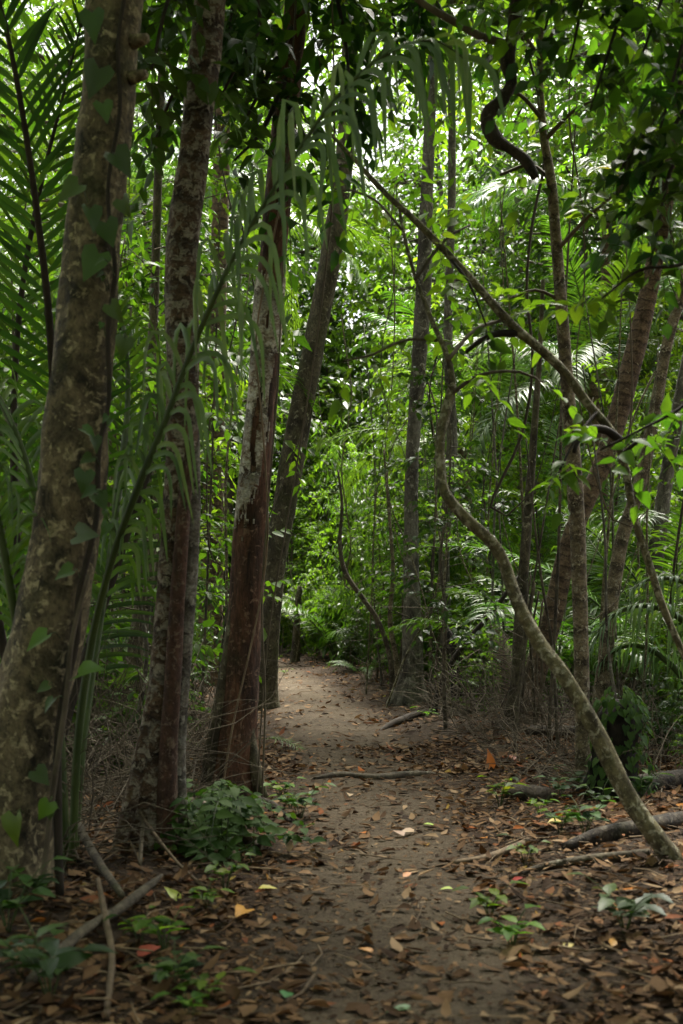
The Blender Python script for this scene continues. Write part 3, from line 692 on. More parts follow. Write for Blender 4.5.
leafy_branches_later = [(eB, gB, [[(226, -150, 9, 7.0), (190, -60, 6, 6.8), (165, 10, 4, 6.7), (152, 70, 2.5, 6.6)], [(222, -110, 8, 7.0), (250, -40, 5, 7.2), (262, 30, 3, 7.4)], [(205, 60, 6, 7.0), (175, 90, 4, 7.2), (155, 140, 2.5, 7.4)], [(226, -150, 9, 7.0), (205, -80, 6, 7.8), (180, -10, 4, 8.4), (160, 40, 2.5, 8.8)]], 0.15, 0.5, 'deep', 'darktwig'),
    (eC, gC, [[(314, -300, 10, 9.2), (360, -160, 7, 8.8), (400, -50, 5, 8.5), (425, 20, 3, 8.3)], [(310, -240, 9, 9.2), (350, -110, 7, 9.2), (385, -20, 4, 9.2), (400, 60, 2.5, 9.2)], [(312, -270, 9, 9.2), (390, -170, 7, 9.0), (450, -70, 5, 8.8), (480, 0, 3, 8.6)], [(306, -120, 8, 9.2), (340, -50, 5, 9.5), (365, 20, 3, 9.8)]], 0.15, 0.5, 'deep', 'darktwig'),
    (eC, gC, [[(300, -40, 9, 9.2), (265, 20, 6, 8.7), (240, 60, 4, 8.3), (222, 95, 2.5, 8.1)], [(296, 20, 8, 9.2), (268, 75, 5, 8.8), (248, 115, 3, 8.5)], [(305, -100, 9, 9.2), (330, -30, 6, 8.8), (345, 40, 4, 8.6), (350, 90, 2.5, 8.4)], [(290, 70, 7, 9.2), (262, 130, 4, 8.8), (235, 160, 2.5, 8.5)], [(308, -140, 9, 9.2), (260, -60, 6, 8.5), (235, 0, 4, 8.0), (228, 40, 2.5, 7.8)], [(288, 100, 6, 9.2), (312, 150, 4, 8.9), (330, 175, 2.5, 8.7)]], 0.17, 0.5, 'deep', 'darktwig')]
# thin lianas hanging down C
for k, (lab, pts) in enumerate([('thin cord vine hanging straight beside the peeling red trunk', [(262, 800, 2.2, 8.9), (265, 700, 2.2, 8.9), (262, 600, 2.2, 8.92), (270, 480, 2.0, 8.95), (278, 380, 2, 9.0), (283, 250, 2, 9.0), (290, 100, 2, 9.0), (300, -60, 2, 9.0)]),
                               ('pale looping vine slung across the foot of the peeling red trunk', [(222, 790, 2.4, 8.8), (234, 720, 2.2, 8.8), (250, 650, 2, 8.85), (262, 590, 2, 8.9), (268, 520, 2, 8.95), (262, 420, 2, 8.95), (256, 340, 2, 8.98), (270, 255, 2, 8.98), (290, 160, 2, 9)]),
                               ('slender vine dropping past the arching frond', [(256, 806, 1.6, 9.0), (268, 640, 1.6, 9.0), (296, 470, 1.8, 8.9), (318, 330, 1.8, 8.8), (332, 200, 2, 8.6), (334, 90, 2, 8.5), (330, -60, 2, 8.5)])]):
    g = G(pts[0][0], pts[0][3]); mb = MB(); L = px_line(pts, g, 0.1); L[0, 2] = 0; tube(mb, L, 5, 0, 0.1, seed=k)
    o = mb.build('hanging_vine', M['twig'] if k != 1 else M['deadwood']); o.location = g; tag(o, lab, 'vine')

# --- D, E and others
trunk_tree('mossy grey trunk leaning over the path just behind the peeling red trunk', [(264, 700, 30, 17), (266, 680, 23, 17), (270, 620, 20, 17), (277, 550, 22, 17), (289, 480, 24, 17), (303, 400, 23, 17), (319, 320, 21, 17), (334, 235, 21, 17), (345, 150, 18, 17), (350, 40, 16, 17), (352, -120, 14, 17)], M['barkD'], sides=16, rough=0.1, lobes=(3, .3, .4), seed=7, crown=crown_fn('deep', 2.7, 4.8, 11, 800, 0.19, 0.5, 24))
eE, LE, gE = trunk_tree('straight ash-grey trunk with flared foot standing alone at the path edge', [(409, 706, 40, 17), (411, 690, 29, 17), (412, 665, 22, 17), (412, 620, 18, 17), (411, 540, 15, 17), (412, 460, 13, 17), (416, 400, 14, 17), (423, 300, 16, 17), (425, 240, 14, 17), (430, 120, 11, 17), (436, 0, 9, 17), (440, -140, 7, 17)], M['barkE'], sides=18, rough=0.1, lobes=(4, .2, .4), seed=8, crown=crown_fn('lime', 2.5, 4.2, 9, 330, 0.17, 0.5, 25))
# F: the leaning sinuous sapling
eF, LF, gF = trunk_tree('olive sapling trunk leaning in a long S-curve beside the path', [(674, 884, 19.8, 6.4), (652, 845, 18.1, 6.4), (625, 797, 17.2, 6.45), (590, 722, 16.3, 6.5), (560, 672, 15.5, 6.55), (540, 645, 14.6, 6.6), (522, 612, 12.0, 6.6), (513, 590, 12.0, 6.6), (503, 560, 12.0, 6.6), (490, 540, 12.9, 6.6), (462, 514, 11.2, 6.6), (444, 490, 10.3, 6.6), (440, 460, 9.5, 6.65), (441, 435, 9.5, 6.65), (447, 408, 10.3, 6.7), (452, 385, 7.7, 6.7), (447, 355, 6.0, 6.75), (434, 325, 5.2, 6.8), (418, 285, 4.3, 6.9), (405, 240, 3.4, 7.0), (398, 200, 2.6, 7.1)], M['barkF'], sides=18, rough=0.24, lobes=(3, .6, .14), seed=9, step=0.04)
def leafy_branches(par, g, specs, leafL, ratio, leafmat, barkmat='twig', tmpl=T_HI, nl=7, sl=0.35, seed=1, dens=1.0, name='branch'):
    """branches given in pixels; each becomes a part: a tapering limb with leafy sprays as its sub-part"""
    r_ = np.random.default_rng(seed)
    for pts in specs:
        L = px_line(pts, g, 0.06); mb = MB(); tube(mb, L, 6, 0, 0.1, seed=seed); o = mb.build(name, M[barkmat], par)
        ln = np.linalg.norm(L[-1, :3] - L[0, :3]); n = max(3, int(ln * 9 * dens))
        idx = r_.integers(int(len(L) * 0.25), len(L), n); P = L[idx, :3]; T = nrm(np.gradient(L[:, :3], axis=0))[idx]
        D = T * 0.5 + r_.normal(0, 0.65, (n, 3))
        fb = MB(); sprays(fb, P, D, r_.uniform(0.6, 1.2, n) * sl, nl, leafL, ratio, tmpl, 0.3, 0.0025); fb.build('leaves', [M[leafmat], M[barkmat]], o)
for a_ in leafy_branches_later: leafy_branches(*a_, seed=4, sl=.45, dens=1.1, nl=7)
leafy_branches(eF, gF, [[(450, 395, 5, 6.7), (480, 375, 4, 6.6), (520, 372, 3, 6.5), (548, 385, 2, 6.5)], [(448, 360, 5, 6.7), (475, 330, 4, 6.9), (510, 318, 3, 7.1)], [(440, 340, 4, 6.8), (405, 340, 3, 6.7), (372, 355, 2.5, 6.6), (345, 360, 2, 6.6)], [(415, 280, 4, 6.9), (445, 240, 3, 7), (470, 225, 2, 7.1)], [(402, 230, 3, 7.0), (375, 200, 2.5, 7.1), (350, 190, 2, 7.2)]], 0.105, 0.5, 'lime', seed=3, sl=0.4)
# F2: the arching branch
eF2, LF2, gF2 = trunk_tree('thin arching sapling bent over diagonally and crossing the freckled tan trunk', [(741.2, 858, 11.2, 7.0), (721.2, 770, 10.4, 7.0), (693.2, 680, 8.0, 7.0), (664.8, 612, 7.2, 7.0), (650.4, 568, 7.2, 7.0), (633.8, 515, 7.2, 7.0), (625.8, 470, 8.0, 7.0), (613.2, 435, 8.8, 7.0), (588.8, 405, 8.8, 7.0), (560.0, 367, 8.8, 7.0), (517.6, 330, 8.8, 7.0), (491.6, 303, 8.0, 7.0), (451.6, 258, 7.2, 7.0), (416.6, 222, 6.4, 7.0), (384.2, 192, 5.6, 7.0), (355.0, 160, 4.0, 7.0), (327.6, 130, 2.4, 7.0)], M['barkF'], sides=12, rough=0.24, seed=10, step=0.06)
mb = MB(); tube(mb, px_line([(516, 333, 8, 7.0), (497, 334, 7, 6.98), (480, 341, 6, 6.95), (466, 352, 4, 6.93)], gF2, 0.03), 8, 0, 0.15, seed=1); mb.build('branch_stub', M['darktwig'], eF2)
mb = MB(); tube(mb, px_line([(620, 440, 9, 7.0), (605, 430, 8, 6.95), (588, 430, 8, 6.9), (578, 440, 6, 6.85), (574, 452, 4, 6.8)], gF2, 0.03), 8, 0, 0.15, seed=2); mb.build('branch_stub', M['darktwig'], eF2)
leafy_branches(eF2, gF2, [[(622, 455, 5, 7.0), (640, 440, 4, 6.9), (655, 442, 3, 6.8)], [(598, 410, 4, 7.0), (575, 440, 3, 6.8), (560, 470, 2, 6.7)], [(450, 258, 4, 7.0), (470, 285, 3, 6.9), (486, 325, 2, 6.9)]], 0.13, 0.55, 'broad', 'darktwig', seed=5, sl=0.3, dens=0.8)
# G, H, I, J
eG, LG, gG = trunk_tree('slender freckled tan trunk rising straight past the ringed palm trunk', [(583, 792, 22, 9.5), (583, 750, 16, 9.5), (582, 700, 15, 9.5), (580, 600, 15, 9.5), (576, 500, 16, 9.5), (571, 430, 14, 9.5), (566, 370, 13, 9.5), (561, 300, 12, 9.5), (556, 240, 11, 9.5), (551, 180, 10, 9.5), (543, 130, 8, 9.5), (540, 60, 6, 9.5), (545, -40, 5, 9.5)], M['barkG'], sides=14, rough=0.08, seed=11, step=0.08)
leafy_branches(eG, gG, [[(557, 250, 5, 9.5), (590, 215, 4, 9.2), (620, 190, 3, 9.0)], [(551, 180, 5, 9.5), (530, 165, 4, 9.6), (500, 175, 3, 9.6)], [(545, 140, 5, 9.5), (575, 110, 4, 9.3), (610, 95, 3, 9.1)], [(543, 120, 5, 9.5), (520, 95, 4, 9.4), (495, 90, 3, 9.3)], [(560, 300, 4, 9.5), (535, 290, 3, 9.5), (505, 300, 2, 9.5)], [(541, 60, 5, 9.5), (560, 20, 4, 9.4), (590, -10, 3, 9.3)], [(541, 60, 5, 9.5), (515, 25, 4, 9.4), (480, 10, 3, 9.3)]], 0.14, 0.5, 'broad', seed=6, sl=0.5, dens=1.2)
gH = G(518, 14)
eH = empty('coconut_palm', gH, 'tall palm with ringed brown trunk curving up behind the freckled tan trunk', 'palm tree')
Lh = px_line([(514, 738, 34.0, 14), (520, 715, 27.2, 14), (536, 670, 22.9, 14), (553, 615, 20.4, 14), (565, 560, 19.6, 14), (580, 515, 18.7, 14), (602, 465, 18.7, 14), (621, 405, 20.4, 14), (640, 330, 19.6, 14), (655, 260, 17.0, 14), (666, 200, 15.3, 14), (677, 130, 14.4, 14), (688, 40, 13.6, 14), (696, -40, 12.8, 14)], gH, 0.1); Lh[0, 2] -= .1
mb = MB(); tube(mb, Lh, 18, 0, 0.05, (5, .15, .25), seed=12); mb.build('trunk', M['barkH'], eH)
tp = Lh[-1, :3]
for i in range(15):
    a = i * 2.4 + 0.5; add_frond('c%d' % (i % 3), eH, tp, a, 0.25 - 0.09 * i + 0.2 * math.sin(i * 3), 0.2 * math.sin(i), 0.95)
def bunch(par, g, pxs, Y, mt, seed):
    for i, pts in enumerate(pxs):
        mb = MB(); L = px_line([(x, y, w, Y - 0.1 * (i % 3)) for x, y, w in pts], g, 0.1); tube(mb, L, 6, 0, 0.15, seed=seed + i); mb.build('root', M[mt], par)
gK = G(522, 13)
eK = empty('aerial_roots', gK, 'cluster of hanging aerial roots in front of the curved palm foot', 'roots')
bunch(eK, gK, [[(507 + i * 6 + 5 * math.sin(i * 2.2), 742 - (i * 7) % 11, 2.5 + (i % 3) * 1.3), (512 + i * 5.0 + 5 * math.sin(i * 1.7), 695, 2.2 + (i % 2) * 1.5), (520 + i * 3.5 + 4 * math.sin(i * 2.9), 640 + (i * 13) % 17, 2.6), (528 + i * 2.0 + 3 * math.cos(i * 3.1), 575 + (i * 29) % 50, 2)] for i in range(7)], 13.2, 'twig', 31)
trunk_tree('grey-green leaning stem beside the hanging aerial roots', [(508, 738, 16, 13), (516, 690, 13, 13), (519, 640, 12, 13), (523, 580, 11, 13), (529, 500, 9, 13), (535, 420, 7, 13), (540, 350, 5, 13), (543, 280, 4, 13)], M['barkD'], seed=13)
eI, LI, gI = trunk_tree('slender brown stem slanting up next to the palm trunk on the forest side', [(597, 745, 20, 12.4), (602, 690, 16, 12.4), (607, 650, 14, 12.4), (612, 600, 14, 12.4), (622, 540, 14, 12.4), (641, 480, 13, 12.4), (655, 410, 12, 12.4), (668, 340, 11, 12.4), (684, 285, 10, 12.4), (702, 200, 9, 12.4), (715, 60, 7, 12.4)], M['barkG'], seed=14, crown=crown_fn('broad', 1.8, 2.8, 7, 160, 0.15, 0.5, 26))
trunk_tree('pale straight trunk rising behind the silvery drooping palm fronds', [(640, 690, 22, 16), (646, 640, 18, 16), (651, 590, 17, 16), (659, 530, 16, 16), (666, 480, 14, 16), (680, 400, 13, 16), (694, 320, 12, 16), (706, 180, 10, 16), (715, 20, 9, 16)], M['barkE'], seed=15, crown=crown_fn('lime', 2.2, 3.4, 8, 240, 0.16, 0.5, 27))
trunk_tree('short mossy leaning trunk in the shade behind the ribbed rust-red foot', [(128, 712, 22, 12), (134, 660, 19, 12), (141, 610, 17, 12), (148, 560, 15, 12), (152, 480, 12, 12), (150, 400, 10, 12), (155, 280, 9, 12), (160, 120, 8, 12), (168, -80, 6, 12)], M['barkD'], seed=16, crown=crown_fn('deep', 2, 3.0, 7, 240, 0.15, 0.5, 28))
trunk_tree('brown distant trunk glimpsed between the banded and the peeling trunks', [(212, 690, 24, 20), (213, 600, 20, 20), (215, 450, 18, 20), (218, 300, 17, 20), (221, 180, 17, 20), (224, 60, 16, 20), (228, -60, 14, 20)], M['barkH'], seed=17, crown=crown_fn('deep', 2.6, 4.0, 9, 330, 0.18, 0.5, 29))
trunk_tree('broken brown stub standing where the path bends away', [(295, 664, 11, 29), (296, 640, 8, 29), (298, 605, 7, 29), (300, 586, 5, 29)], M['barkD'], seed=18, cat='dead tree', name='dead_tree')
trunk_tree('dark crooked sapling hooked above the far path', [(392, 712, 6, 17.5), (391, 665, 5.5, 17.5), (380, 625, 5, 17.5), (364, 600, 5, 17.5), (346, 574, 5, 17.5), (340, 545, 4, 17.5), (342, 505, 3, 17.5), (338, 470, 2, 17.5)], M['barkX'], seed=19)
trunk_tree('pale twisted stem leaning close beside the ash-grey trunk', [(399, 706, 8, 18), (396, 660, 6, 18), (390, 620, 5, 18), (393, 570, 4, 18), (388, 500, 3, 18), (384, 450, 2, 18)], M['barkG'], seed=20)
trunk_tree('dead dark stump with split top among dry fronds', [(459, 716, 20, 15.5), (457, 690, 13, 15.5), (456, 660, 10, 15.5), (452, 640, 8, 15.5), (446, 626, 4, 15.5)], M['stump'], seed=21, cat='stump', name='dead_stump')
trunk_tree('thin dark stem bowed out from the dead dark stump', [(432, 724, 6, 15), (440, 690, 6, 15), (452, 662, 6, 15), (468, 640, 6, 15), (492, 612, 5, 15), (520, 575, 4, 15)], M['darktwig'], seed=22, cat='stem', name='bowed_stem', sides=7)
trunk_tree('pale lichen-spotted trunk standing beyond the dead dark stump', [(444, 705, 16, 19), (446, 640, 13, 19), (444, 560, 11, 19), (449, 480, 12, 19), (452, 440, 11, 19), (448, 330, 9, 19), (452, 180, 8, 19), (450, 0, 7, 19)], M['barkE'], seed=23, crown=crown_fn('lime', 2.2, 3.6, 8, 260, 0.16, 0.5, 30))

# L: black stump with ivy
gL = G(615, 9.0)
eL = empty('tree_stump', gL, 'black rotten stump with glossy ivy behind the leaning S-curved sapling', 'stump')
mb = MB(); tube(mb, px_line([(612, 806, 52, 9.0), (613, 780, 46, 9.0), (616, 745, 42, 9.0), (620, 715, 36, 9.0), (621, 700, 22, 9.0)], gL, 0.03), 26, 0, 0.42, (3, .4, .2), seed=5, nfreq=14); mb.build('trunk', M['stump'], eL)
iv = empty('ivy', gL + Vector((0.02, -0.2, 0.4)), 'ivy leaves clinging to the black rotten stump', 'ivy')
P, D, NN = [], [], []
for i in range(300):
    a = rnd.uniform(-3.1, 0.9); z = .44 - .8 * rnd.random() ** 1.1; r_ = 0.165 + .05 * (z < -.1) + rnd.random() * 0.07
    r_ = r_ * (1 - .75 * max(0, (z - .3) / .14)) if z > .3 else r_; P.append((math.cos(a) * r_, 0.2 + math.sin(a) * r_, z)); D.append((math.cos(a) * .5 + rnd.gauss(0, .3), math.sin(a) * .5, -0.8)); NN.append((math.cos(a), math.sin(a), 0.7))
mb = MB(); leaves(mb, P, D, NN, rng.uniform(.035, .085, 300), 0.75, T_HEART, 0, 0.15, 0.15); mb.build('leaves', M['ivy'], iv)

# dark overhanging limb with crooked bend and leafy tree beyond the frame edge
gO = G(800, 6.2)
eO = empty('overhanging_tree', gO, 'tree reaching in overhead with dark shaded leaves and a crooked limb', 'tree')
mb = MB(); tube(mb, px_line([(800, 890, 70, 6.2), (800, 700, 58, 6.2), (796, 400, 50, 6.2), (780, 100, 46, 6.2), (740, -150, 40, 6.3)], gO, 0.12), 18, 0, 0.08, (4, .4, .4), seed=6); mb.build('trunk', M['barkX'], eO)
mb = MB(); tube(mb, px_line([(740, -150, 34, 6.3), (650, -170, 28, 6.5), (580, -120, 24, 6.7), (535, -50, 24, 6.8), (519, 0, 17, 6.8), (513, 30, 14, 6.8), (508, 60, 15, 6.8), (512, 84, 11, 6.8), (500, 104, 14, 6.8), (487, 117, 14, 6.8), (495, 138, 15, 6.8), (508, 147, 10, 6.8), (526, 161, 11, 6.8), (536, 178, 8, 6.8)], gO, 0.03), 14, 0, 0.3, seed=7, nfreq=10); o = mb.build('limb', M['barkL'], eO); o['label'] = 'dark crooked limb with a broken hooked end'
mb = MB(); tube(mb, px_line([(505, 44, 9, 6.8), (480, 36, 8, 6.8), (455, 22, 8, 6.8), (430, 8, 7, 6.8), (405, -10, 6, 6.8)], gO, 0.04), 8, 0, 0.1, seed=8); mb.build('limb', M['twig'], eO)
r3 = random.Random(5)
spec = []
for (x0, y0, x1, y1, d0, d1) in [(720, -60, 640, 60, 6.2, 6.0), (720, -30, 660, 130, 6.1, 5.9), (700, -100, 600, 20, 6.3, 6.2), (680, -120, 570, 60, 6.4, 6.4), (740, 0, 690, 190, 6.1, 5.8), (720, 30, 620, 170, 6.2, 6.1), (730, 60, 640, 220, 6.2, 6.0), (690, -90, 590, 110, 6.3, 6.2), (650, -130, 545, 30, 6.5, 6.5), (735, 120, 650, 265, 6.2, 6.0), (600, -120, 470, 10, 6.7, 6.6)]:
    mx, my = (x0 + x1) / 2 + r3.uniform(-25, 10), (y0 + y1) / 2 - r3.uniform(10, 40)
    spec.append([(x0, y0, 8, d0), (mx, my, 5, (d0 + d1) / 2), (x1, y1, 2.5, d1)])
leafy_branches(eO, gO, spec[::2], 0.13, 0.56, 'broad', 'darktwig', seed=8, sl=0.42, dens=1.25, nl=7)
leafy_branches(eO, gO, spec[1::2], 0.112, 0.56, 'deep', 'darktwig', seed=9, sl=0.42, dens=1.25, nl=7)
c_ = limbs_and_crown((-0.1, 0.2, 7.9), 2.2, 4.2, 11, 700, .17, .5, None, None, 91); c_.build('crown', [M['deep'], M['twig']], eO)  # high crown added to darken the foreground beneath it
# small hanging leafy twig, right of the tan trunk
leafy_branches(eO, gO, [[(745, 200, 6, 6.2), (690, 260, 4, 6.0), (640, 270, 3, 5.9), (600, 300, 2, 5.8)], [(750, 330, 6, 6.2), (690, 400, 4, 6.0), (640, 430, 3, 5.9), (600, 450, 2, 5.9)]], 0.11, 0.55, 'broad', 'darktwig', seed=12, sl=0.3, dens=0.9)
#PLANTS
# ------------------------------------------------------------------ undergrowth kinds
def shrub_mesh(seed, H, nst, leafL, ratio, tmpl, dens=1.0, spread=0.5, nl=8, sl=0.32):
    r_ = np.random.default_rng(seed); st = MB(); fo = MB(); P, D = [], []
    for i in range(nst):
        a = i * 2.4 + r_.normal(0, .4); h = H * r_.uniform(.55, 1.05); sp = spread * r_.uniform(.5, 1.2)
        pts = [(0.05 * math.cos(a), 0.05 * math.sin(a), -0.05, 0.012)]
        for t in (.3, .6, .85, 1):
            pts.append((math.cos(a) * sp * t ** 1.4 + r_.normal(0, .05), math.sin(a) * sp * t ** 1.4 + r_.normal(0, .05), h * t * (1 - .12 * t), 0.012 * (1.1 - t)))
        L = smooth_line(pts, 0.12); tube(st, L, 5, 0, 0.05, seed=i, cap=False)
        n = int(h * 9 * dens) + 3
        k = r_.integers(int(len(L) * .2), len(L), n)
        P.append(L[k, :3]); aa = r_.uniform(0, 6.28, n)
        D.append(np.stack([np.cos(aa), np.sin(aa), r_.uniform(-.1, .8, n)], 1))
    P = np.concatenate(P); D = np.concatenate(D)
    sprays(fo, P, D, r_.uniform(.6, 1.3, len(P)) * sl, nl, leafL, ratio, tmpl, 0.35, 0.0025)
    return st, fo
def sapling_mesh(seed, H, leafL, ratio, tmpl, nb=16, bl=0.9, low=0.25, nl=8, sl=0.45, lean=0.3):
    r_ = np.random.default_rng(seed); st = MB(); fo = MB()
    pts = [(0, 0, -.08, .008 * H ** .5 * 1.6)]; x = y = 0
    for t in np.linspace(.15, 1, 7):
        x += r_.normal(lean * .05, .05 * H / 5); y += r_.normal(0, .05 * H / 5); pts.append((x, y, H * t, .008 * H ** .5 * 1.6 * (1.1 - t)))
    L = smooth_line(pts, 0.15); tube(st, L, 7, 0, .08, seed=seed, cap=False)
    P, D = [], []
    for i in range(nb):
        t = low + (1 - low) * (i + r_.random()) / nb; p0 = np.array([np.interp(t * H, L[:, 2], L[:, k]) for k in range(3)])
        a = i * 2.4 + r_.normal(0, .5); ln = bl * (1.15 - .6 * (t - low) / (1 - low)) * r_.uniform(.6, 1.2)
        d = np.array([math.cos(a), math.sin(a), r_.uniform(.1, .6)])
        bp = [(*(p0 + d * ln * s + np.array([0, 0, -.3 * ln * s * s])), .007 * (1.1 - s)) for s in (0, .35, .7, 1)]
        B = smooth_line(bp, .12); tube(st, B, 4, 0, .05, cap=False)
        n = max(3, int(ln * 7)); k = r_.integers(int(len(B) * .3), len(B), n); P.append(B[k, :3]); D.append(d * .7 + r_.normal(0, .55, (n, 3)))
    P = np.concatenate(P); D = np.concatenate(D)
    sprays(fo, P, D, r_.uniform(.6, 1.2, len(P)) * sl, nl, leafL, ratio, tmpl, 0.35, 0.003)
    return st, fo
def cane_mesh(seed, H, n, tmpl=T_LO):
    r_ = np.random.default_rng(seed); st = MB(); fo = MB(); P, D = [], []
    for i in range(n):
        a = r_.uniform(0, 6.28); lean = r_.uniform(.1, .6); b = r_.normal(0, .35, 2); h = H * r_.uniform(.6, 1.1)
        pts = [(b[0] + math.cos(a) * lean * h * .4 * t ** 2.2, b[1] + math.sin(a) * lean * h * .4 * t ** 2.2, -.05 + h * t * (1 - .15 * t * t), .010 * (1.1 - .9 * t)) for t in (0, .25, .5, .75, 1)]
        L = smooth_line(pts, .2); tube(st, L, 5, 0, .03, cap=False)
        m = int(h * 7); k = r_.integers(int(len(L) * .15), len(L), m); P.append(L[k, :3]); aa = r_.uniform(0, 6.28, m)
        D.append(np.stack([np.cos(aa), np.sin(aa), r_.uniform(-.5, .3, m)], 1))
    P = np.concatenate(P); D = np.concatenate(D)
    sprays(fo, P, D, r_.uniform(.3, .7, len(P)), 8, .19, .17, tmpl, 0.7, 0.002, hang=.5)
    return st, fo
PROTO = {}
def proto(key, pair, names, mats_s, mats_f):
    a = pair[0].build(names[0], mats_s, link=False); b = pair[1].build(names[1], mats_f, link=False)
    PROTO[key] = (names, a.data, b.data); bpy.data.objects.remove(a); bpy.data.objects.remove(b)
tw = M['twig']
for i in range(2):
    proto('shrubN%d' % i, shrub_mesh(40 + i, 1.5, 7, .10, .48, T_HI, 1.1), ('stem', 'foliage'), tw, [M['broad' if i else 'deep'], tw])
    proto('shrubF%d' % i, shrub_mesh(50 + i, 2.0, 9, .13, .46, T_LO, 1.3, .8), ('stem', 'foliage'), tw, [M['broad' if i else 'lime'], tw])
    proto('big%d' % i, shrub_mesh(60 + i, 1.6, 6, .30, .36, T_HI, .55, .5, 5, .4), ('stem', 'foliage'), tw, [M['broad' if i else 'palm'], tw])
for i in range(3):
    proto('sapN%d' % i, sapling_mesh(70 + i, 4.6 + .6 * i, .135, .48, T_HI, 20, 1.0, .2), ('stem', 'crown'), M['barkX'], [M[('broad', 'lime', 'deep')[i]], tw])
    proto('sapF%d' % i, sapling_mesh(80 + i, 6.5 + 1.0 * i, .17, .46, T_LO, 26, 1.4, .18, 9, .6), ('stem', 'crown'), M['barkX'], [M[('lime', 'broad', 'lime')[i]], tw])
for i in range(2): proto('cane%d' % i, cane_mesh(90 + i, 4.8 + i, 13), ('cane', 'leaves'), M['rachis'], [M['palm' if i else 'broad'], tw])
def canopy(seed, H, cr, leaf, low):
    st = MB(); r_ = np.random.default_rng(seed)
    tube(st, smooth_line([(0, 0, -.2, .26), (r_.normal(0, .1), 0, 1.0, .19), (r_.normal(0, .3), r_.normal(0, .3), H * .4, .15), (r_.normal(0, .5), r_.normal(0, .5), H * .72, .11), (r_.normal(0, .6), 0, H * .95, .05)], .4), 10, 0, .08, (4, .4, .4), seed=seed)
    fo = MB()
    for k, z in enumerate(np.linspace(low, .92, 4)):
        m = limbs_and_crown((0, 0, H * z), H * .22, cr * (1.05 - .35 * z), 7, (260, 170, 210, 150)[seed % 4], (.20, .31, .25, .36)[seed % 4], .46, leaf, None, seed * 5 + k, T_LO, nl=8, sl=(.7, 1.3), up=.6)
        for f, mm, rr in m.f: fo.f.append((f + fo.n, mm, rr))
        fo.v += m.v; fo.al += m.al; fo.n += m.n
    return st, fo
for i in range(4): proto('can%d' % i, canopy(100 + i, 14 + 1.5 * i, 4.6 + .3 * i, ('broad', 'deep', 'broad', 'deep')[i], (.32, .45, .55, .38)[i]), ('trunk', 'crown'), M['barkX'] if i % 2 else M['barkE'], [M[('broad', 'deep', 'broad', 'deep')[i]], tw])

LAND = [(10, 5.8, 'the thick mottled trunk'), (165, 7, 'the ribbed red-brown trunk'), (242, 9.2, 'the peeling red trunk'), (300, 99, 'the bend of the path'), (412, 17, 'the ash-grey trunk'), (525, 13, 'the hanging aerial roots'), (581, 9.5, 'the freckled tan trunk'), (650, 16, 'the pale straight trunk')]
PENDING = {}
def plant(key, name, cat, desc, group, px, Y, s=1.0, rz=None, tilt=0.0):
    names, a, b = PROTO[key]; g = G(px, Y)
    e = empty(name, g, None, cat, group, rnd.uniform(0, 6.28) if rz is None else rz); e.scale = (s, s, s * rnd.uniform(.9, 1.1)); e.rotation_euler.x = rnd.gauss(0, .04)
    for n, me in zip(names, (a, b)):
        o = bpy.data.objects.new(n, me); COL.objects.link(o); o.parent = e
    later(e, desc, px, Y); return e
def later(e, desc, px, Y):
    l = min(LAND, key=lambda q: abs(q[0] - px))
    rel = 'around' if l[1] == 99 else ('behind' if Y > l[1] else 'in front of')
    PENDING.setdefault((desc, rel, l[2]), []).append((Y, e))
def clear_of_path(px, Y, rad):
    x = (px - CX) / F * Y
    return abs(x - path_xs(Y)) > rad
ORD = ['nearest', 'second nearest', 'third nearest', 'fourth nearest', 'fifth nearest', 'sixth nearest', 'seventh nearest', 'eighth nearest', 'ninth nearest', 'tenth nearest', 'eleventh nearest', 'twelfth nearest']
def flush_labels():
    for (desc, rel, l), v in PENDING.items():
        v.sort(key=lambda q: q[0])
        for i, (Y, e) in enumerate(v):
            if len(v) == 1: e['label'] = f'{desc} {rel} {l}'
            elif i == len(v) - 1: e['label'] = f'farthest {desc} {rel} {l}'
            else: e['label'] = f'{ORD[i]} {desc} {rel} {l}'

def spread(n, px0, px1, Y0, Y1, seed):
    """n well spread (px, Y) spots"""
    r_ = random.Random(seed); out = []
    for i in range(n):
        best = None
        for _ in range(12):
            c = (r_.uniform(px0, px1), math.sqrt(r_.uniform(Y0 ** 2, Y1 ** 2)))
            d = min([abs(c[0] - q[0]) / (px1 - px0) + abs(c[1] - q[1]) / (Y1 - Y0) for q in out] or [9])
            if best is None or d > best[0]: best = (d, c)
        out.append(best[1])
    return out
def sow(spots, keys, name, cat, desc, group, rad, s0, s1):
    for i, (px, Y) in enumerate(spots):
        if not clear_of_path(px, Y, rad) or (490 < px < 675 and Y < 14.6 and s0 > .45): continue
        k = keys[i % len(keys)]; d = desc[i % len(desc)] if isinstance(desc, (list, tuple)) else desc
        plant(k, name, cat, d, group, px, Y, rnd.uniform(s0, s1))
SH = 'shrubs of the forest understorey'; SA = 'leafy saplings of the understorey'; CT = 'tall trees of the forest canopy'; UP = 'palms of the forest understorey'
# left side
sow(spread(18, 20, 240, 9.5, 20, 1), ['shrubN0', 'shrubN1', 'big0'], 'shrub', 'shrub', ['dark small-leaved shrub', 'green small-leaved shrub', 'strap-leaved shrub'], SH, 1.7, .6, 1.1)
sow(spread(11, -10, 240, 9.5, 22, 2), ['sapN2', 'sapN0', 'sapF1'], 'sapling', 'sapling', ['dark-leaved sapling', 'broad-leaved sapling', 'tall broad-leaved sapling'], SA, 1.8, .8, 1.1)
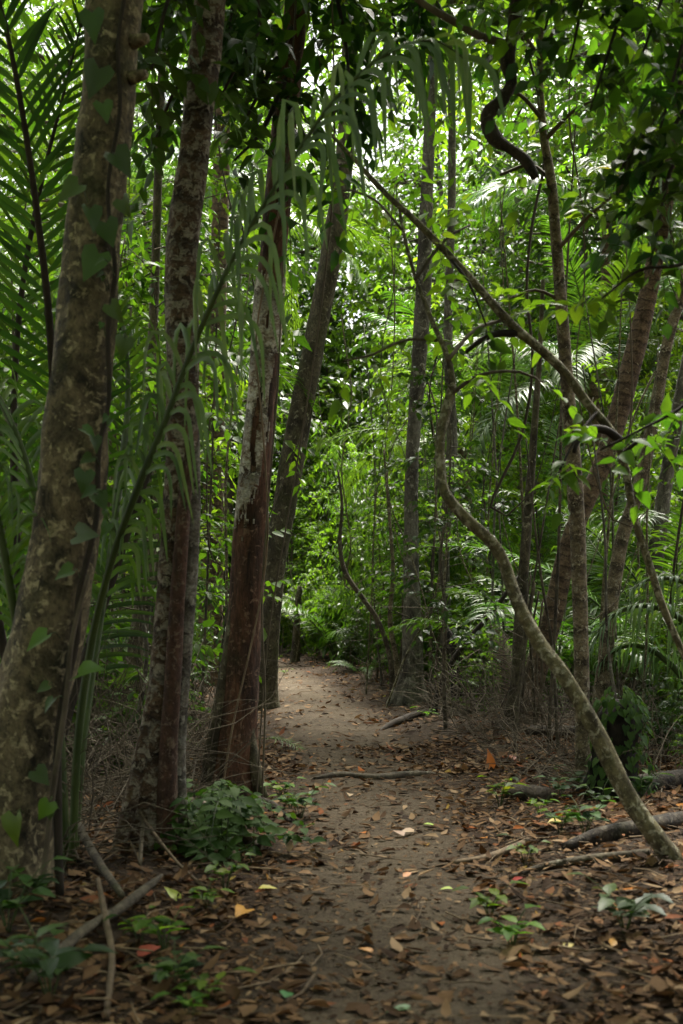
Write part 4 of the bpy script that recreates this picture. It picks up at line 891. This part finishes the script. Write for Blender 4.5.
# right side
sow(spread(28, 425, 695, 12, 24, 3), ['shrubF1', 'big1', 'shrubN1'], 'shrub', 'shrub', ['leafy mid-green shrub', 'long-leaved shrub', 'green small-leaved shrub'], SH, 1.75, .5, 1.0)
sow(spread(17, 430, 700, 11.5, 26, 4), ['sapN1', 'sapF0', 'sapN0', 'sapF2'], 'sapling', 'sapling', ['bright lime-leaved sapling', 'tall lime-leaved sapling', 'broad-leaved sapling', 'very tall lime-leaved sapling'], SA, 2.0, .8, 1.05)
sow(spread(10, -30, 255, 18, 32, 12), ['sapF1', 'sapF2', 'shrubF0'], 'sapling', 'sapling', ['tall broad-leaved sapling', 'very tall lime-leaved sapling', 'lush bright shrub'], SA, 1.8, .9, 1.15)
sow(spread(8, 430, 700, 24, 36, 13), ['sapF0', 'sapF1', 'shrubF0', 'sapF2'], 'sapling', 'sapling', ['tall lime-leaved sapling', 'tall broad-leaved sapling', 'lush bright shrub', 'very tall lime-leaved sapling'], SA, 1.8, 1, 1.3)
# over the far path
sow(spread(10, 255, 420, 28, 36, 5), ['shrubF0', 'shrubF1'], 'shrub', 'shrub', ['lush bright shrub', 'leafy mid-green shrub'], SH, 1.5, .7, 1.1)
sow(spread(7, 280, 430, 35, 44, 6), ['sapF0', 'sapF1', 'sapF2'], 'sapling', 'sapling', ['tall lime-leaved sapling', 'tall broad-leaved sapling', 'very tall lime-leaved sapling'], SA, 1.6, .9, 1.2)
sow(spread(6, 340, 440, 19, 27, 7), ['cane0', 'cane1'], 'cane_thicket', 'canes', ['thicket of drooping narrow-leaved canes', 'thicket of pale-stemmed drooping canes'], 'narrow-leaved cane thickets', 1.25, .8, 1.1)
sow(spread(14, 325, 450, 18, 29, 17), ['shrubF0', 'big1', 'shrubF1', 'shrubN0'], 'shrub', 'shrub', ['lush bright shrub', 'long-leaved shrub', 'leafy mid-green shrub', 'dark small-leaved shrub'], SH, 1.25, .7, 1.15)
sow(spread(9, 325, 450, 18.5, 28, 18), ['sapN2', 'sapN0', 'sapF1'], 'sapling', 'sapling', ['dark-leaved sapling', 'broad-leaved sapling', 'tall broad-leaved sapling'], SA, 1.35, .7, 1.0)
sow(spread(12, 560, 700, 9.6, 13, 19), ['shrubN0', 'shrubN1'], 'shrub', 'shrub', ['low dark small-leaved shrub', 'low green small-leaved shrub'], SH, 2.4, .3, .55)
# tall fine-leaved palms filling the shade
for i, (px, Y, s_) in enumerate([(108, 10, 1.0), (62, 11, 1.05), (190, 16, 1.0), (175, 19, 1.1), (135, 14, 1.15), (-25, 9, 1.0), (165, 18, 1.3), (30, 15, 1.3), (85, 20, 1.5), (245, 21, 1.2), (195, 25, 1.5)]):
    if not clear_of_path(px, Y, 3.3 * s_): continue
    later(palm_plant(G(px, Y), None, UP, 9, s_, i + 61, 'understorey_palm', 'f'), 'tall fine-leaved shade palm', px, Y)
for i, (px, Y, s_) in enumerate([(480, 23, .9), (540, 24, 1.3), (575, 19, 1.2), (640, 20, 1.3), (690, 15, 1.1)]):
    later(palm_plant(G(px, Y), None, UP, 9, s_, i + 81, 'understorey_palm', 'f'), 'tall fine-leaved palm', px, Y)
for k, px, Y, s_, d in (('shrubF1', 300, 31.5, 1.0, 'lush lime shrub'), ('shrubF0', 318, 30.2, .9, 'lush bright shrub'), ('shrubF1', 284, 36, 1.2, 'lush lime shrub'), ('big1', 336, 29.3, 1.0, 'long-leaved bright shrub'), ('shrubF1', 270, 33.5, 1.1, 'lush lime shrub'), ('sapF0', 308, 36, .8, 'tall lime-leaved sapling'), ('shrubF1', 352, 28.5, .9, 'lush lime shrub'), ('sapF0', 282, 33, .7, 'tall lime-leaved sapling'), ('sapF0', 345, 30.5, .75, 'tall lime-leaved sapling'), ('shrubF1', 310, 33, 1.2, 'lush lime shrub')):
    plant(k, 'sapling' if k == 'sapF0' else 'shrub', 'sapling' if k == 'sapF0' else 'shrub', d, SA if k == 'sapF0' else SH, px, Y, s_)
plant('sapN0', 'sapling', 'sapling', 'spreading broad-leaved sapling', SA, 436, 17.6, .85)
plant('sapN2', 'sapling', 'sapling', 'slim dark-leaved sapling', SA, 446, 13.5, .8)
# understorey palms
for i, (px, Y) in enumerate(spread(9, 0, 235, 9.6, 15, 8)):
    if clear_of_path(px, Y, 3.2): later(palm_plant(G(px, Y), None, UP, 8, rnd.uniform(.75, 1.05), i + 1), 'dark green understorey palm', px, Y)
for i, (px, Y) in enumerate([(505, 20), (560, 16), (545, 21), (612, 18), (668, 15.5), (690, 19), (610, 23)]):
    later(palm_plant(G(px, Y), None, UP, 9, rnd.uniform(.85, 1.2), i + 21), 'feathery understorey palm', px, Y)
palm_plant(G(338, 28.5), 'pale-fronded palm arching over the far bend of the path', UP, 9, 1.2, 40)
palm_plant(G(366, 21.5), 'low yellow-green palm seedling at the path edge by the ash-grey trunk', UP, 6, .33, 41)
gs_ = G(712, 11.5); sp_ = empty('drooping_palm', gs_, 'silvery palm with drooping comb-like fronds under the pale straight trunk', 'palm', UP)
for pts, sd in (([(712, 757, 14, 11.5), (712, 690, 12, 11.4), (700, 640, 9, 11.3), (670, 612, 7, 11.2), (635, 606, 5, 11.1), (606, 622, 4, 11.0), (590, 652, 2, 11.0)], 3), ([(714, 757, 12, 11.5), (735, 680, 10, 11.3), (722, 620, 8, 11.0), (690, 585, 6, 10.8), (655, 578, 4, 10.6), (630, 590, 2, 10.5)], 4), ([(710, 757, 12, 11.6), (690, 690, 9, 11.9), (660, 655, 7, 12.1), (628, 645, 5, 12.3), (600, 662, 3, 12.4)], 5)):
    ra = px_line(pts, gs_, 0.07); a_, b_ = frond_mesh(ra, 30, .55, .036, .3, ang=1.0, segs=9, seed=sd, upl=.15, sidevec=(.2, -.9, .1), hangat=.55); o = a_.build('frond', M['palmgrey'], sp_); b_.build('rachis', M['rachis'], o)
# tall palms behind
def tall_palm(px, Y, H, label, seed, nf=14, s=1.0):
    r_ = random.Random(seed); g = G(px, Y); e = empty('tall_palm', g, label, 'palm tree', 'tall palms of the forest')
    lx = r_.uniform(-.6, .6); L = smooth_line([(0, 0, -.15, .17), (lx * .1, 0, H * .25, .13), (lx * .5, 0, H * .6, .12), (lx, 0, H, .10)], .2)
    mb = MB(); tube(mb, L, 12, 0, .05, (5, .3, .3), seed=seed); mb.build('trunk', M['barkH'], e)
    for i in range(nf): add_frond('c%d' % (i % 3), e, L[-1, :3], i * 2.4 + seed, .75 - .085 * i + r_.gauss(0, .1), r_.gauss(0, .25), s * r_.uniform(.85, 1.05))
tall_palm(478, 22, 4.2, 'short-trunked palm with a pale arching crown behind the olive S-curved sapling', 3, 13, .9)
tall_palm(610, 21, 5.2, 'palm with bright feathery crown seen behind the ringed palm trunk', 4, 14, .95)
tall_palm(600, 26, 9.5, 'tall palm with its crown hanging between the tan trunk and the ringed palm', 5, 15, 1.1)
tall_palm(205, 24, 9.0, 'tall palm with pale fronds seen between the banded and the peeling trunks', 6, 14, 1.0)
tall_palm(95, 17, 5.0, 'palm with a dark drooping crown beside the thick mottled trunk', 7, 13, .9)
# canopy trees
for i, (px, Y, s) in enumerate([(60, 26, 1), (160, 31, 1.05), (335, 50, 1.1), (480, 39, 1.0), (520, 36, 1.05), (560, 30, .9), (640, 32, 1), (715, 27, 1), (-30, 22, .9), (270, 52, 1.2), (430, 44, 1.15), (610, 44, 1.1), (120, 42, 1.15), (215, 40, 1.1)]):
    plant('can%d' % (i % 4), 'canopy_tree', 'tree', ('pale-trunked tall canopy tree', 'grey-brown tall canopy tree')[i % 2], CT, px, Y, s)
for i, (x, y) in enumerate([(-6.5, -2), (5.8, -1.5), (-3, -8), (4, -7.5), (-9.5, 4.5), (9.5, 5), (.5, -13), (-9, -10), (10, -10)]):  # unseen trees, added to cut the open light from behind and beside the camera
    names, a, b = PROTO['can%d' % (i % 4)]; e = empty('canopy_tree', (x, y, gh(x, y)), 'tall canopy tree standing round the near end of the path, out of view', 'tree', 'canopy trees round the near end of the path', i * 1.3)
    for n, me in zip(names, (a, b)): o = bpy.data.objects.new(n, me); COL.objects.link(o); o.parent = e
for i, (x, y) in enumerate([(-4, -1), (3.6, -2), (-2.2, -4.5), (2.4, -5), (-4.8, 2.5), (4.9, 2.8), (0.3, -8)]):  # unseen saplings, added with those trees to dim the frontal light
    names, a, b = PROTO['sapF%d' % (i % 3)]; e = empty('sapling', (x, y, gh(x, y)), 'tall sapling standing round the near end of the path, out of view', 'sapling', 'saplings round the near end of the path', i * 1.7)
    for n, me in zip(names, (a, b)): o = bpy.data.objects.new(n, me); COL.objects.link(o); o.parent = e
# the wood beyond: one mass of foliage
mb = MB(); P, D = [], []
r_ = np.random.default_rng(77)
while len(P) < 34000:
    Y = r_.uniform(46, 64); px = r_.uniform(-260, 940); z = r_.uniform(0, 1) ** 1.35 * 27
    q = Vector(((px - CX) / F * Y * .24, Y * .1, z * .26))
    if z > 10 and mnoise.noise(q) + 0.34 - (z - 10) / 27 < r_.uniform(-.07, .07): continue
    P.append(((px - CX) / F * Y, Y, z)); a = r_.uniform(0, 6.28); D.append((math.cos(a), math.sin(a), r_.uniform(-.3, .5)))
sprays(mb, P, D, r_.uniform(1.0, 2.2, len(P)), 9, .42, .45, T_LO, .3, 0)
tag(mb.build('far_woods', [M['broad'], tw]), 'dense green wall of forest closing the view beyond the trees', 'forest', kind='stuff')

# ------------------------------------------------------------------ undergrowth twigs (left tangle), seedlings, sticks, logs
mb = MB()
def tangle(n, px0, px1, Y0, Y1, h):
    for i in range(n):
        px = rnd.uniform(px0, px1); Y = rnd.uniform(Y0, Y1)
        if not clear_of_path(px, Y, 1.2): continue
        g = G(px, Y); l = rnd.uniform(.3, 1.1); a = rnd.uniform(0, 6.28); e = rnd.uniform(-.2, 1.2); z0 = rnd.uniform(0, h) * rnd.random()
        p = np.array(g) + np.array([0, 0, z0]); pts = []
        d = np.array([math.cos(a) * math.cos(e), math.sin(a) * math.cos(e), math.sin(e)])
        for k in range(4):
            pts.append((*p, rnd.uniform(.002, .0055) * (1.1 - k * .25))); d = nrm(d + np.array([rnd.gauss(0, .3), rnd.gauss(0, .3), rnd.gauss(-.15, .3)])); p = p + d * l / 3
            p[2] = max(p[2], g.z)
        tube(mb, simple_line(pts), 4, cap=False)
tangle(1100, 70, 240, 7.6, 12, .9)
tangle(500, 400, 690, 11, 17, .6)
tangle(200, 20, 100, 6.3, 8, .6)
tangle(420, 325, 430, 15, 24, 3.5)
tangle(1000, 430, 690, 9, 17, .4)
tangle(300, 425, 560, 12, 16, 1.6)
tangle(260, -20, 250, 9, 15, 3.0)
tag(mb.build('undergrowth', M['twig']), 'tangle of dry twigs and dead stems under the trees', 'undergrowth', kind='stuff')

# tall thin stems among the shade
TS = 'thin pole-like stems in the understorey'
for i, (px, Y, h, ln) in enumerate([(88, 10, 4.5, .3), (112, 11, 5, -.2), (120, 9.6, 3.2, .5), (200, 12, 5.5, .2), (222, 13, 5, .3), (215, 11, 3.0, .35), (36, 9, 4, -.2), (476, 18, 5, .4), (505, 15, 6, -.3), (548, 12, 6.5, .3), (366, 19, 5, .4), (382, 20, 6, -.3), (430, 16, 5, .2), (640, 12, 4, .2), (620, 14, 5, -.4), (702, 10.5, 6.2, .25), (452, 14.5, 4, -.3), (488, 16, 5, .4), (514, 11.5, 3.5, .5), (536, 13.5, 6, -.4), (546, 15, 4, .6), (558, 11.5, 3, -.3), (596, 13, 5, .3), (628, 10.8, 3.6, -.4), (664, 13, 5, .5), (468, 19, 6, .2), (430, 20, 5, -.2)]):
    g = G(px, Y); mb = MB(); r0 = .012 + .008 * ((i * 7) % 5) / 5
    L = smooth_line([(0, 0, -.05, r0 * 1.2), (ln * .3 + .06 * math.sin(i), .05, h * .3, r0), (ln * .4 - .07 * math.cos(i * 3), -.05, h * .6, r0 * .8), (ln, .05, h, r0 * .4)], .12); tube(mb, L, 7, 0, .12, seed=i)
    o = mb.build('thin_stem', M[('barkX', 'barkF', 'barkE')[i % 3]]); o.location = g; tag(o, None, 'stem', TS); later(o, ('thin grey-brown stem', 'thin olive stem', 'thin pale stem')[i % 3], px, Y)

# slack lianas looping and hanging between the trunks
for i in range(34):
    px = [345, 352, 366, 378, 392, 402, 424, 436, 446, 460, 474, 486, 498, 538, 548, 604, 618, 632, 96, 118, 138, 205, 222, 216, 282, 296, 310, 322, 672, 655, 590, 510, 228, 128][i]
    Y = 10 + (i * 3.7) % 11; Y = max(Y, 16) if 320 < px < 430 else Y
    if not clear_of_path(px, Y, .9): Y = 24 + i % 5
    g = G(px, Y); top = rnd.uniform(4, 7.5); sway = rnd.uniform(-1.0, 1.0); pts = []
    low = rnd.uniform(0, .6) if i % 3 else rnd.uniform(1.2, 2.4)
    for t in np.linspace(0, 1, 8): pts.append((sway * math.sin(t * 2.6) + .10 * math.sin(t * 11 + i), .1 * math.cos(t * 9 + i), low + (top - low) * t, rnd.uniform(.004, .009) if i % 4 else .014))
    if i % 3 == 0: pts = [(pts[0][0] + rnd.uniform(.5, 1.1), .1, low + rnd.uniform(.8, 1.8), .004), (pts[0][0] + .35, .0, low + .12, .005)] + pts
    mb = MB(); tube(mb, smooth_line(pts, .15), 5, 0, .1, seed=i, cap=False); o = mb.build('hanging_vine', M[('twig', 'barkF', 'darktwig')[i % 3]]); o.location = g
    tag(o, None, 'vine', 'slack vines hanging among the trees'); later(o, ('slack brown vine', 'slack olive vine', 'slack dark vine')[i % 3], px, Y)
# seedlings
def seedling_mesh(seed, H, n, leafL, ratio):
    r_ = np.random.default_rng(seed); st = MB(); fo = MB(); P, D = [], []
    for i in range(n):
        a = i * 2.4 + r_.normal(0, .3); h = H * r_.uniform(.5, 1)
        L = smooth_line([(0, 0, -.02, .003), (math.cos(a) * h * .25, math.sin(a) * h * .25, h * .6, .0025), (math.cos(a) * h * .6, math.sin(a) * h * .6, h * .9, .0015)], .05); tube(st, L, 4, 0, 0, cap=False)
        P.append(L[-1, :3]); D.append((math.cos(a), math.sin(a), .1)); P.append(L[len(L) // 2, :3]); D.append((math.sin(a), -math.cos(a), .4)); P.append(L[len(L) // 2, :3]); D.append((-math.sin(a), math.cos(a), .4))
    n_ = len(P); leaves(fo, P, D, np.array([0, 0, 1.0]) + r_.normal(0, .25, (n_, 3)), leafL * r_.uniform(.7, 1.2, n_), ratio, T_HI, 0, .25, .25); return st, fo
for i in range(3): proto('seed%d' % i, seedling_mesh(120 + i, .16 + .06 * i, 4 + i, .075 + .02 * i, .5), ('stem', 'leaves'), M['rachis'], M[('lime', 'broad', 'deep')[i]])
SE = 'small seedlings sprouting from the litter'
spots = [(490, 905, 0), (512, 935, 0), (560, 832, 1), (585, 838, 2), (540, 815, 1), (625, 935, 2), (500, 800, 1), (30, 920, 2), (140, 945, 1), (165, 950, 0), (205, 905, 0), (225, 885, 1), (20, 985, 2), (50, 1005, 2), (175, 985, 2), (290, 800, 1), (300, 812, 2), (280, 790, 1), (190, 1010, 0), (20, 890, 2), (8, 945, 2), (210, 990, 0), (525, 858, 1), (425, 720, 0), (600, 812, 2), (560, 795, 2), (585, 790, 2), (640, 800, 2), (285, 668, 0), (272, 662, 1), (276, 655, 0)]
for i, (px, py, k) in enumerate(spots):
    Y = 1.5 * F / (py - HY + 6); e = plant('seed%d' % k, 'seedling', 'seedling', ('bright lime seedling', 'small green seedling', 'dark bluish seedling')[k], SE, px, Y, rnd.uniform(.8, 1.35))
# creeper mound at the ribbed foot
P, D, NN = [], [], []; g = G(225, 7.3); ce = empty('ground_creeper', g, 'leafy green creeper heaped round the ribbed rust-red foot', 'creeper')
st = MB(); fo = MB()
for i in range(46):
    a = rnd.uniform(0, 6.28); l = rnd.uniform(.1, .5); x0, y0 = rnd.gauss(-.05, .17), rnd.gauss(-.12, .17)
    h = rnd.uniform(.08, .42) * math.exp(-((x0 + .05) ** 2) / .12)
    L = smooth_line([(x0, y0, -.02, .004), (x0 + .2 * l * math.cos(a), y0 + .2 * l * math.sin(a), h, .0035), (x0 + l * math.cos(a) * .7, y0 + l * math.sin(a) * .7, h * .9, .003), (x0 + l * math.cos(a), y0 + l * math.sin(a), max(.02, h * .5), .002)], .06); tube(st, L, 4, 0, 0, cap=False)
    for k in range(0, len(L), 1):
        for s_ in (1, -1):
            P.append(L[k, :3]); D.append((math.cos(a) * .4 + s_ * math.sin(a), math.sin(a) * .4 - s_ * math.cos(a), rnd.uniform(-.5, .3))); NN.append((rnd.gauss(0, .4), -.4 + rnd.gauss(0, .3), 1))
leaves(fo, P, D, NN, rng.uniform(.06, .125, len(P)), .55, T_HI, 0, .2, .2)
st.build('stem', M['rachis'], ce); fo.build('leaves', M['ivy'], ce)

# fallen wood
def fallen(label, pts, mat, name='fallen_branch', cat='branch', lift=.03, rough=.22, sides=12, group=None):
    """pts (px, py, width_px[, height above ground]): py is where it lies on the ground"""
    rows = []
    for p in pts:
        Y = 1.5 * F / (p[1] - HY); g = G(p[0], Y); r = p[2] / F * Y / 2
        rows.append((g.x, g.y, g.z + r * .6 + .012 + (p[3] if len(p) > 3 else 0), r))
    org = Vector(rows[0][:3]); mb = MB(); tube(mb, smooth_line(local(rows, org), .04), sides, 0, rough, seed=len(label)); o = mb.build(name, M[mat]); o.location = org; tag(o, label, cat, group); return o
fallen('broken branch with pale splintered end lying among leaves by the thick mottled trunk', [(30, 1000, 9, .0), (52, 985, 11, .02), (80, 962, 11, .04), (104, 946, 9.5, .05), (120, 936, 10, .055), (148, 914, 9, .07), (162, 903, 3, .09)], 'barkX')
fallen('split pale branch leaning down onto the broken splintered branch', [(74, 858, 3, .14), (79, 866, 8, .12), (96, 890, 9, .08), (122, 922, 7, .05)], 'barkX')
fallen('knobbly thin stick lying across the broken splintered branch', [(98, 918, 5, .1), (106, 950, 7, .06), (112, 975, 7, .02), (106, 1024, 7)], 'deadwood')
fallen('long thin twig lying flat across the dark corner litter', [(0, 981, 3), (70, 984, 3.5), (150, 983, 3.5), (200, 978, 2.5)], 'deadwood')
fallen('short ribbed stick among red-brown leaves beside the path', [(150, 978, 5), (180, 970, 6), (195, 962, 4)], 'log')
fallen('thin bowed twig standing out of the creeper', [(236, 870, 4, .02), (228, 845, 4, .12), (218, 842, 3, .22)], 'deadwood')
fallen('slim pale twig slanting in front of the ribbed rust-red foot', [(206, 893, 4), (180, 884, 3, .05), (150, 868, 3, .15), (128, 850, 2, .25)], 'deadwood')
fallen('thin light stick leaning against the ribbed red-brown trunk', [(140, 880, 4), (146, 850, 4.5, .3), (158, 840, 4, .75), (172, 835, 3, 1.15)], 'twig')
fallen('surface root crossing the trodden path like a low step', [(306, 778, 2, -.02), (322, 777, 5), (340, 776, 7), (375, 777, 7), (405, 774, 8), (424, 773, 6), (440, 771, 2, -.02)], 'barkX', 'surface_root', 'root')
fallen('rough root at the path edge by the ash-grey trunk', [(374, 731, 2, -.05), (388, 727, 6), (404, 723, 8), (425, 718, 6), (455, 708, 3, -.04)], 'log', 'surface_root', 'root')
fallen('thin root running over soil below the hanging aerial roots', [(455, 722, 6), (490, 716, 8), (520, 712, 6)], 'barkX', 'surface_root', 'root')
fallen('dark rotten log lying below the ringed palm foot', [(507, 800, 15), (525, 801, 18), (548, 804, 16)], 'barkL', 'fallen_log', 'log')
fallen('long dark rotten branch behind the foot of the leaning S-curved sapling', [(565, 858, 10), (600, 852, 16), (635, 848, 17), (690, 838, 16)], 'barkL', 'fallen_log', 'log')
fallen('slim grey fallen branch ending at the foot of the leaning S-curved sapling', [(510, 876, 5), (545, 872, 7), (590, 872, 9), (650, 876, 8)], 'barkX')
fallen('thick black log in the dark litter beyond the S-curved sapling', [(618, 800, 18), (650, 795, 20), (700, 788, 20)], 'barkL', 'fallen_log', 'log')
fallen('slender brown stick pointing at the path from the forest side litter', [(452, 862, 5), (490, 856, 7), (528, 846, 9)], 'deadwood')
fallen('short dark log near the dead dark stump', [(530, 742, 10), (560, 746, 14), (600, 750, 12)], 'barkL', 'fallen_log', 'log')
fallen('thin straight twig lying on the trodden path', [(383, 906, 2.5), (410, 903, 3), (425, 899, 2)], 'deadwood')
fallen('bent root arching from the foot of the peeling red trunk', [(258, 800, 6), (275, 810, 6, .03), (290, 822, 5)], 'log', 'surface_root', 'root')
fallen('mossy root slanting from the ribbed foot towards the peeling red trunk', [(180, 822, 14, .02), (200, 832, 16, .08), (232, 846, 14, .04), (262, 850, 8)], 'barkB', 'surface_root', 'root')
# dry fallen fronds on the forest side and one green one by the path
for i, (px, py, rz, s, lab) in enumerate([(650, 742, 0.9, .45, 'dry grey palm frond collapsed behind the black stump'), (645, 712, 0.5, .6, 'brown dry frond lying high on the heap by the pale straight trunk'), (668, 700, 1.2, .8, 'long tan dry frond slumped at the frame side'), (548, 716, 2.2, .35, 'dry frond fallen against the hanging aerial roots'), (690, 768, 2.5, .4, 'weathered dry frond flat on the litter past the black stump'), (520, 738, 1.9, .42, 'dry frond propped upright among the hanging aerial roots'), (536, 736, 2.6, .36, 'short dry frond propped against the ringed palm foot'), (640, 705, 1.3, .5, 'tan dry frond standing up from the heap by the pale straight trunk')]):
    Y = 1.5 * F / (py - HY); g = G(px, Y) + Vector((0, 0, .12)); o = bpy.data.objects.new('fallen_frond', FROND['d%d' % (i % 2)][0]); COL.objects.link(o); o.location = g; o.rotation_euler = (.25 * math.sin(i * 2), 0.2 if i < 5 else -1.0, rz); o.scale = (s, s * 1.1, s * .7); tag(o, lab, 'palm frond', 'dry fallen palm fronds')
    k = bpy.data.objects.new('rachis', FROND['d%d' % (i % 2)][1]); COL.objects.link(k); k.parent = o
Y = 1.5 * F / (748 - HY); o = bpy.data.objects.new('fallen_frond', FROND['u0'][0]); COL.objects.link(o); o.location = G(250, Y) + Vector((0, 0, .05)); o.rotation_euler = (0, 1.0, -.2); o.scale = (.35, .35, .3); tag(o, 'green palm frond dropped at the path edge by the peeling red trunk', 'palm frond')
k = bpy.data.objects.new('rachis', FROND['u0'][1]); COL.objects.link(k); k.parent = o
# single bright leaves that stand out
BL = {}
def bright(name, c):
    m = leaf_mat(name, [(0, c), (1, (c[0] * 1.2, c[1] * 1.2, c[2] * 1.2))], .5, .25, (1.1, 1, .8), .35, .02); return m
BL = {'orange': bright('orange_fallen_leaf', (.42, .17, .03)), 'yellow': bright('yellow_fallen_leaf', (.38, .33, .05)), 'pale': bright('pale_tan_fallen_leaf', (.30, .21, .13)), 'red': bright('red_fallen_leaf', (.26, .05, .025)), 'green': bright('green_fallen_leaf', (.05, .13, .04)), 'lime': bright('lime_fallen_leaf', (.25, .33, .04))}
for i, (px, py, c, L, up, lab) in enumerate([(491, 772, 'orange', .16, .9, 'orange leaf standing upright in the litter past the root step'), (515, 764, 'red', .14, .3, 'red leaf curled in litter below the hanging aerial roots'), (562, 832, 'yellow', .13, .1, 'yellow-green leaf lying in front of the freckled tan trunk'), (513, 881, 'red', .07, .4, 'small red-orange leaf by the slim grey fallen branch'), (612, 957, 'orange', .07, .3, 'orange leaf in the darkest litter near the picture corner'), (453, 887, 'lime', .07, .1, 'lime leaf lying flat on the middle of the path'), (515, 951, 'lime', .06, .1, 'lime leaf lying in the dark path-side litter'), (563, 952, 'yellow', .07, .2, 'yellow leaf in the dark path-side litter'), (290, 851, 'pale', .10, .7, 'pale round leaf propped up beside the creeper'), (247, 913, 'orange', .17, .15, 'long tan-orange leaf among litter in front of the creeper'), (258, 893, 'yellow', .10, .1, 'yellow leaf fallen just in front of the creeper'), (404, 834, 'pale', .12, .25, 'pale tan leaf on the trodden earth beyond the thin twig'), (415, 830, 'pale', .13, .2, 'second pale tan leaf overlapping on the trodden earth'), (423, 824, 'lime', .09, .1, 'yellow-green leaf on the path beside two pale tan leaves'), (285, 996, 'green', .10, .05, 'green leaf lying on brown litter at the path edge'), (410, 1007, 'green', .09, .05, 'bluish green leaf lying on the near path'), (352, 978, 'orange', .07, .2, 'rust-orange leaf on the near path'), (403, 878, 'orange', .07, .3, 'small bright orange leaf on the path'), (372, 950, 'orange', .06, .3, 'tiny orange leaf on the near path'), (350, 793, 'pale', .10, .1, 'pale leaf on the path just before the root step'), (135, 967, 'red', .11, .4, 'red-orange leaf beside the broken splintered branch'), (178, 910, 'lime', .10, .5, 'yellow-lime leaf next to the broken splintered branch')]):
    Y = 1.5 * F / (py - HY); g = G(px, Y); mb = MB(); a = (i * 1.9) % 6.28 if up < .6 else 4.6
    leaves(mb, [(0, 0, 0.03)], [(math.cos(a), math.sin(a) * (1 - up), up)], [(.2, -.9 * up, 1 - .5 * up)], [L], [.55], T_HEART if i % 3 == 0 else T_HI, 0, [.15], [.3]); o = mb.build('fallen_leaf', BL[c]); o.location = g; tag(o, lab, 'leaf', 'single fallen leaves that stand out')
flush_labels()

# ------------------------------------------------------------------ light
w = bpy.data.worlds.new('World'); SC.world = w; w.use_nodes = True; nt = w.node_tree
bg = nt.nodes['Background']; sk = nt.nodes.new('ShaderNodeTexSky'); sk.sky_type = 'NISHITA'; sk.sun_disc = False
EL, AZ = 62.0, 18.0      # the light comes down through the gaps ahead, a little to one side
sk.sun_elevation = R(EL); sk.sun_rotation = R(AZ); sk.air_density = 1.0; sk.dust_density = 4.0; sk.ozone_density = 1.0
hs = nt.nodes.new('ShaderNodeHueSaturation'); hs.inputs['Saturation'].default_value = 0.12
nt.links.new(sk.outputs[0], hs.inputs['Color']); nt.links.new(hs.outputs[0], bg.inputs['Color']); bg.inputs['Strength'].default_value = 0.062
sl = bpy.data.lights.new('sun', 'SUN'); sl.energy = 5.0; sl.angle = R(22); sl.color = (1.0, 0.95, 0.84)
so = bpy.data.objects.new('sun', sl); COL.objects.link(so)
d = Vector((math.sin(R(AZ)) * math.cos(R(EL)), math.cos(R(AZ)) * math.cos(R(EL)), math.sin(R(EL))))
so.rotation_euler = d.to_track_quat('Z', 'Y').to_euler(); so.location = d * 60
SC.view_settings.view_transform = 'Standard'; SC.view_settings.look = 'None'; SC.view_settings.exposure = 2.65; SC.view_settings.gamma = 1.0
SC.render.engine = 'CYCLES'
cy = SC.cycles; cy.max_bounces = 6; cy.diffuse_bounces = 3; cy.glossy_bounces = 2; cy.transmission_bounces = 5; cy.transparent_max_bounces = 4
cy.caustics_reflective = False; cy.caustics_refractive = False; cy.use_denoising = True; cy.sample_clamp_indirect = 6.0
cy.use_adaptive_sampling = True; cy.adaptive_threshold = 0.012
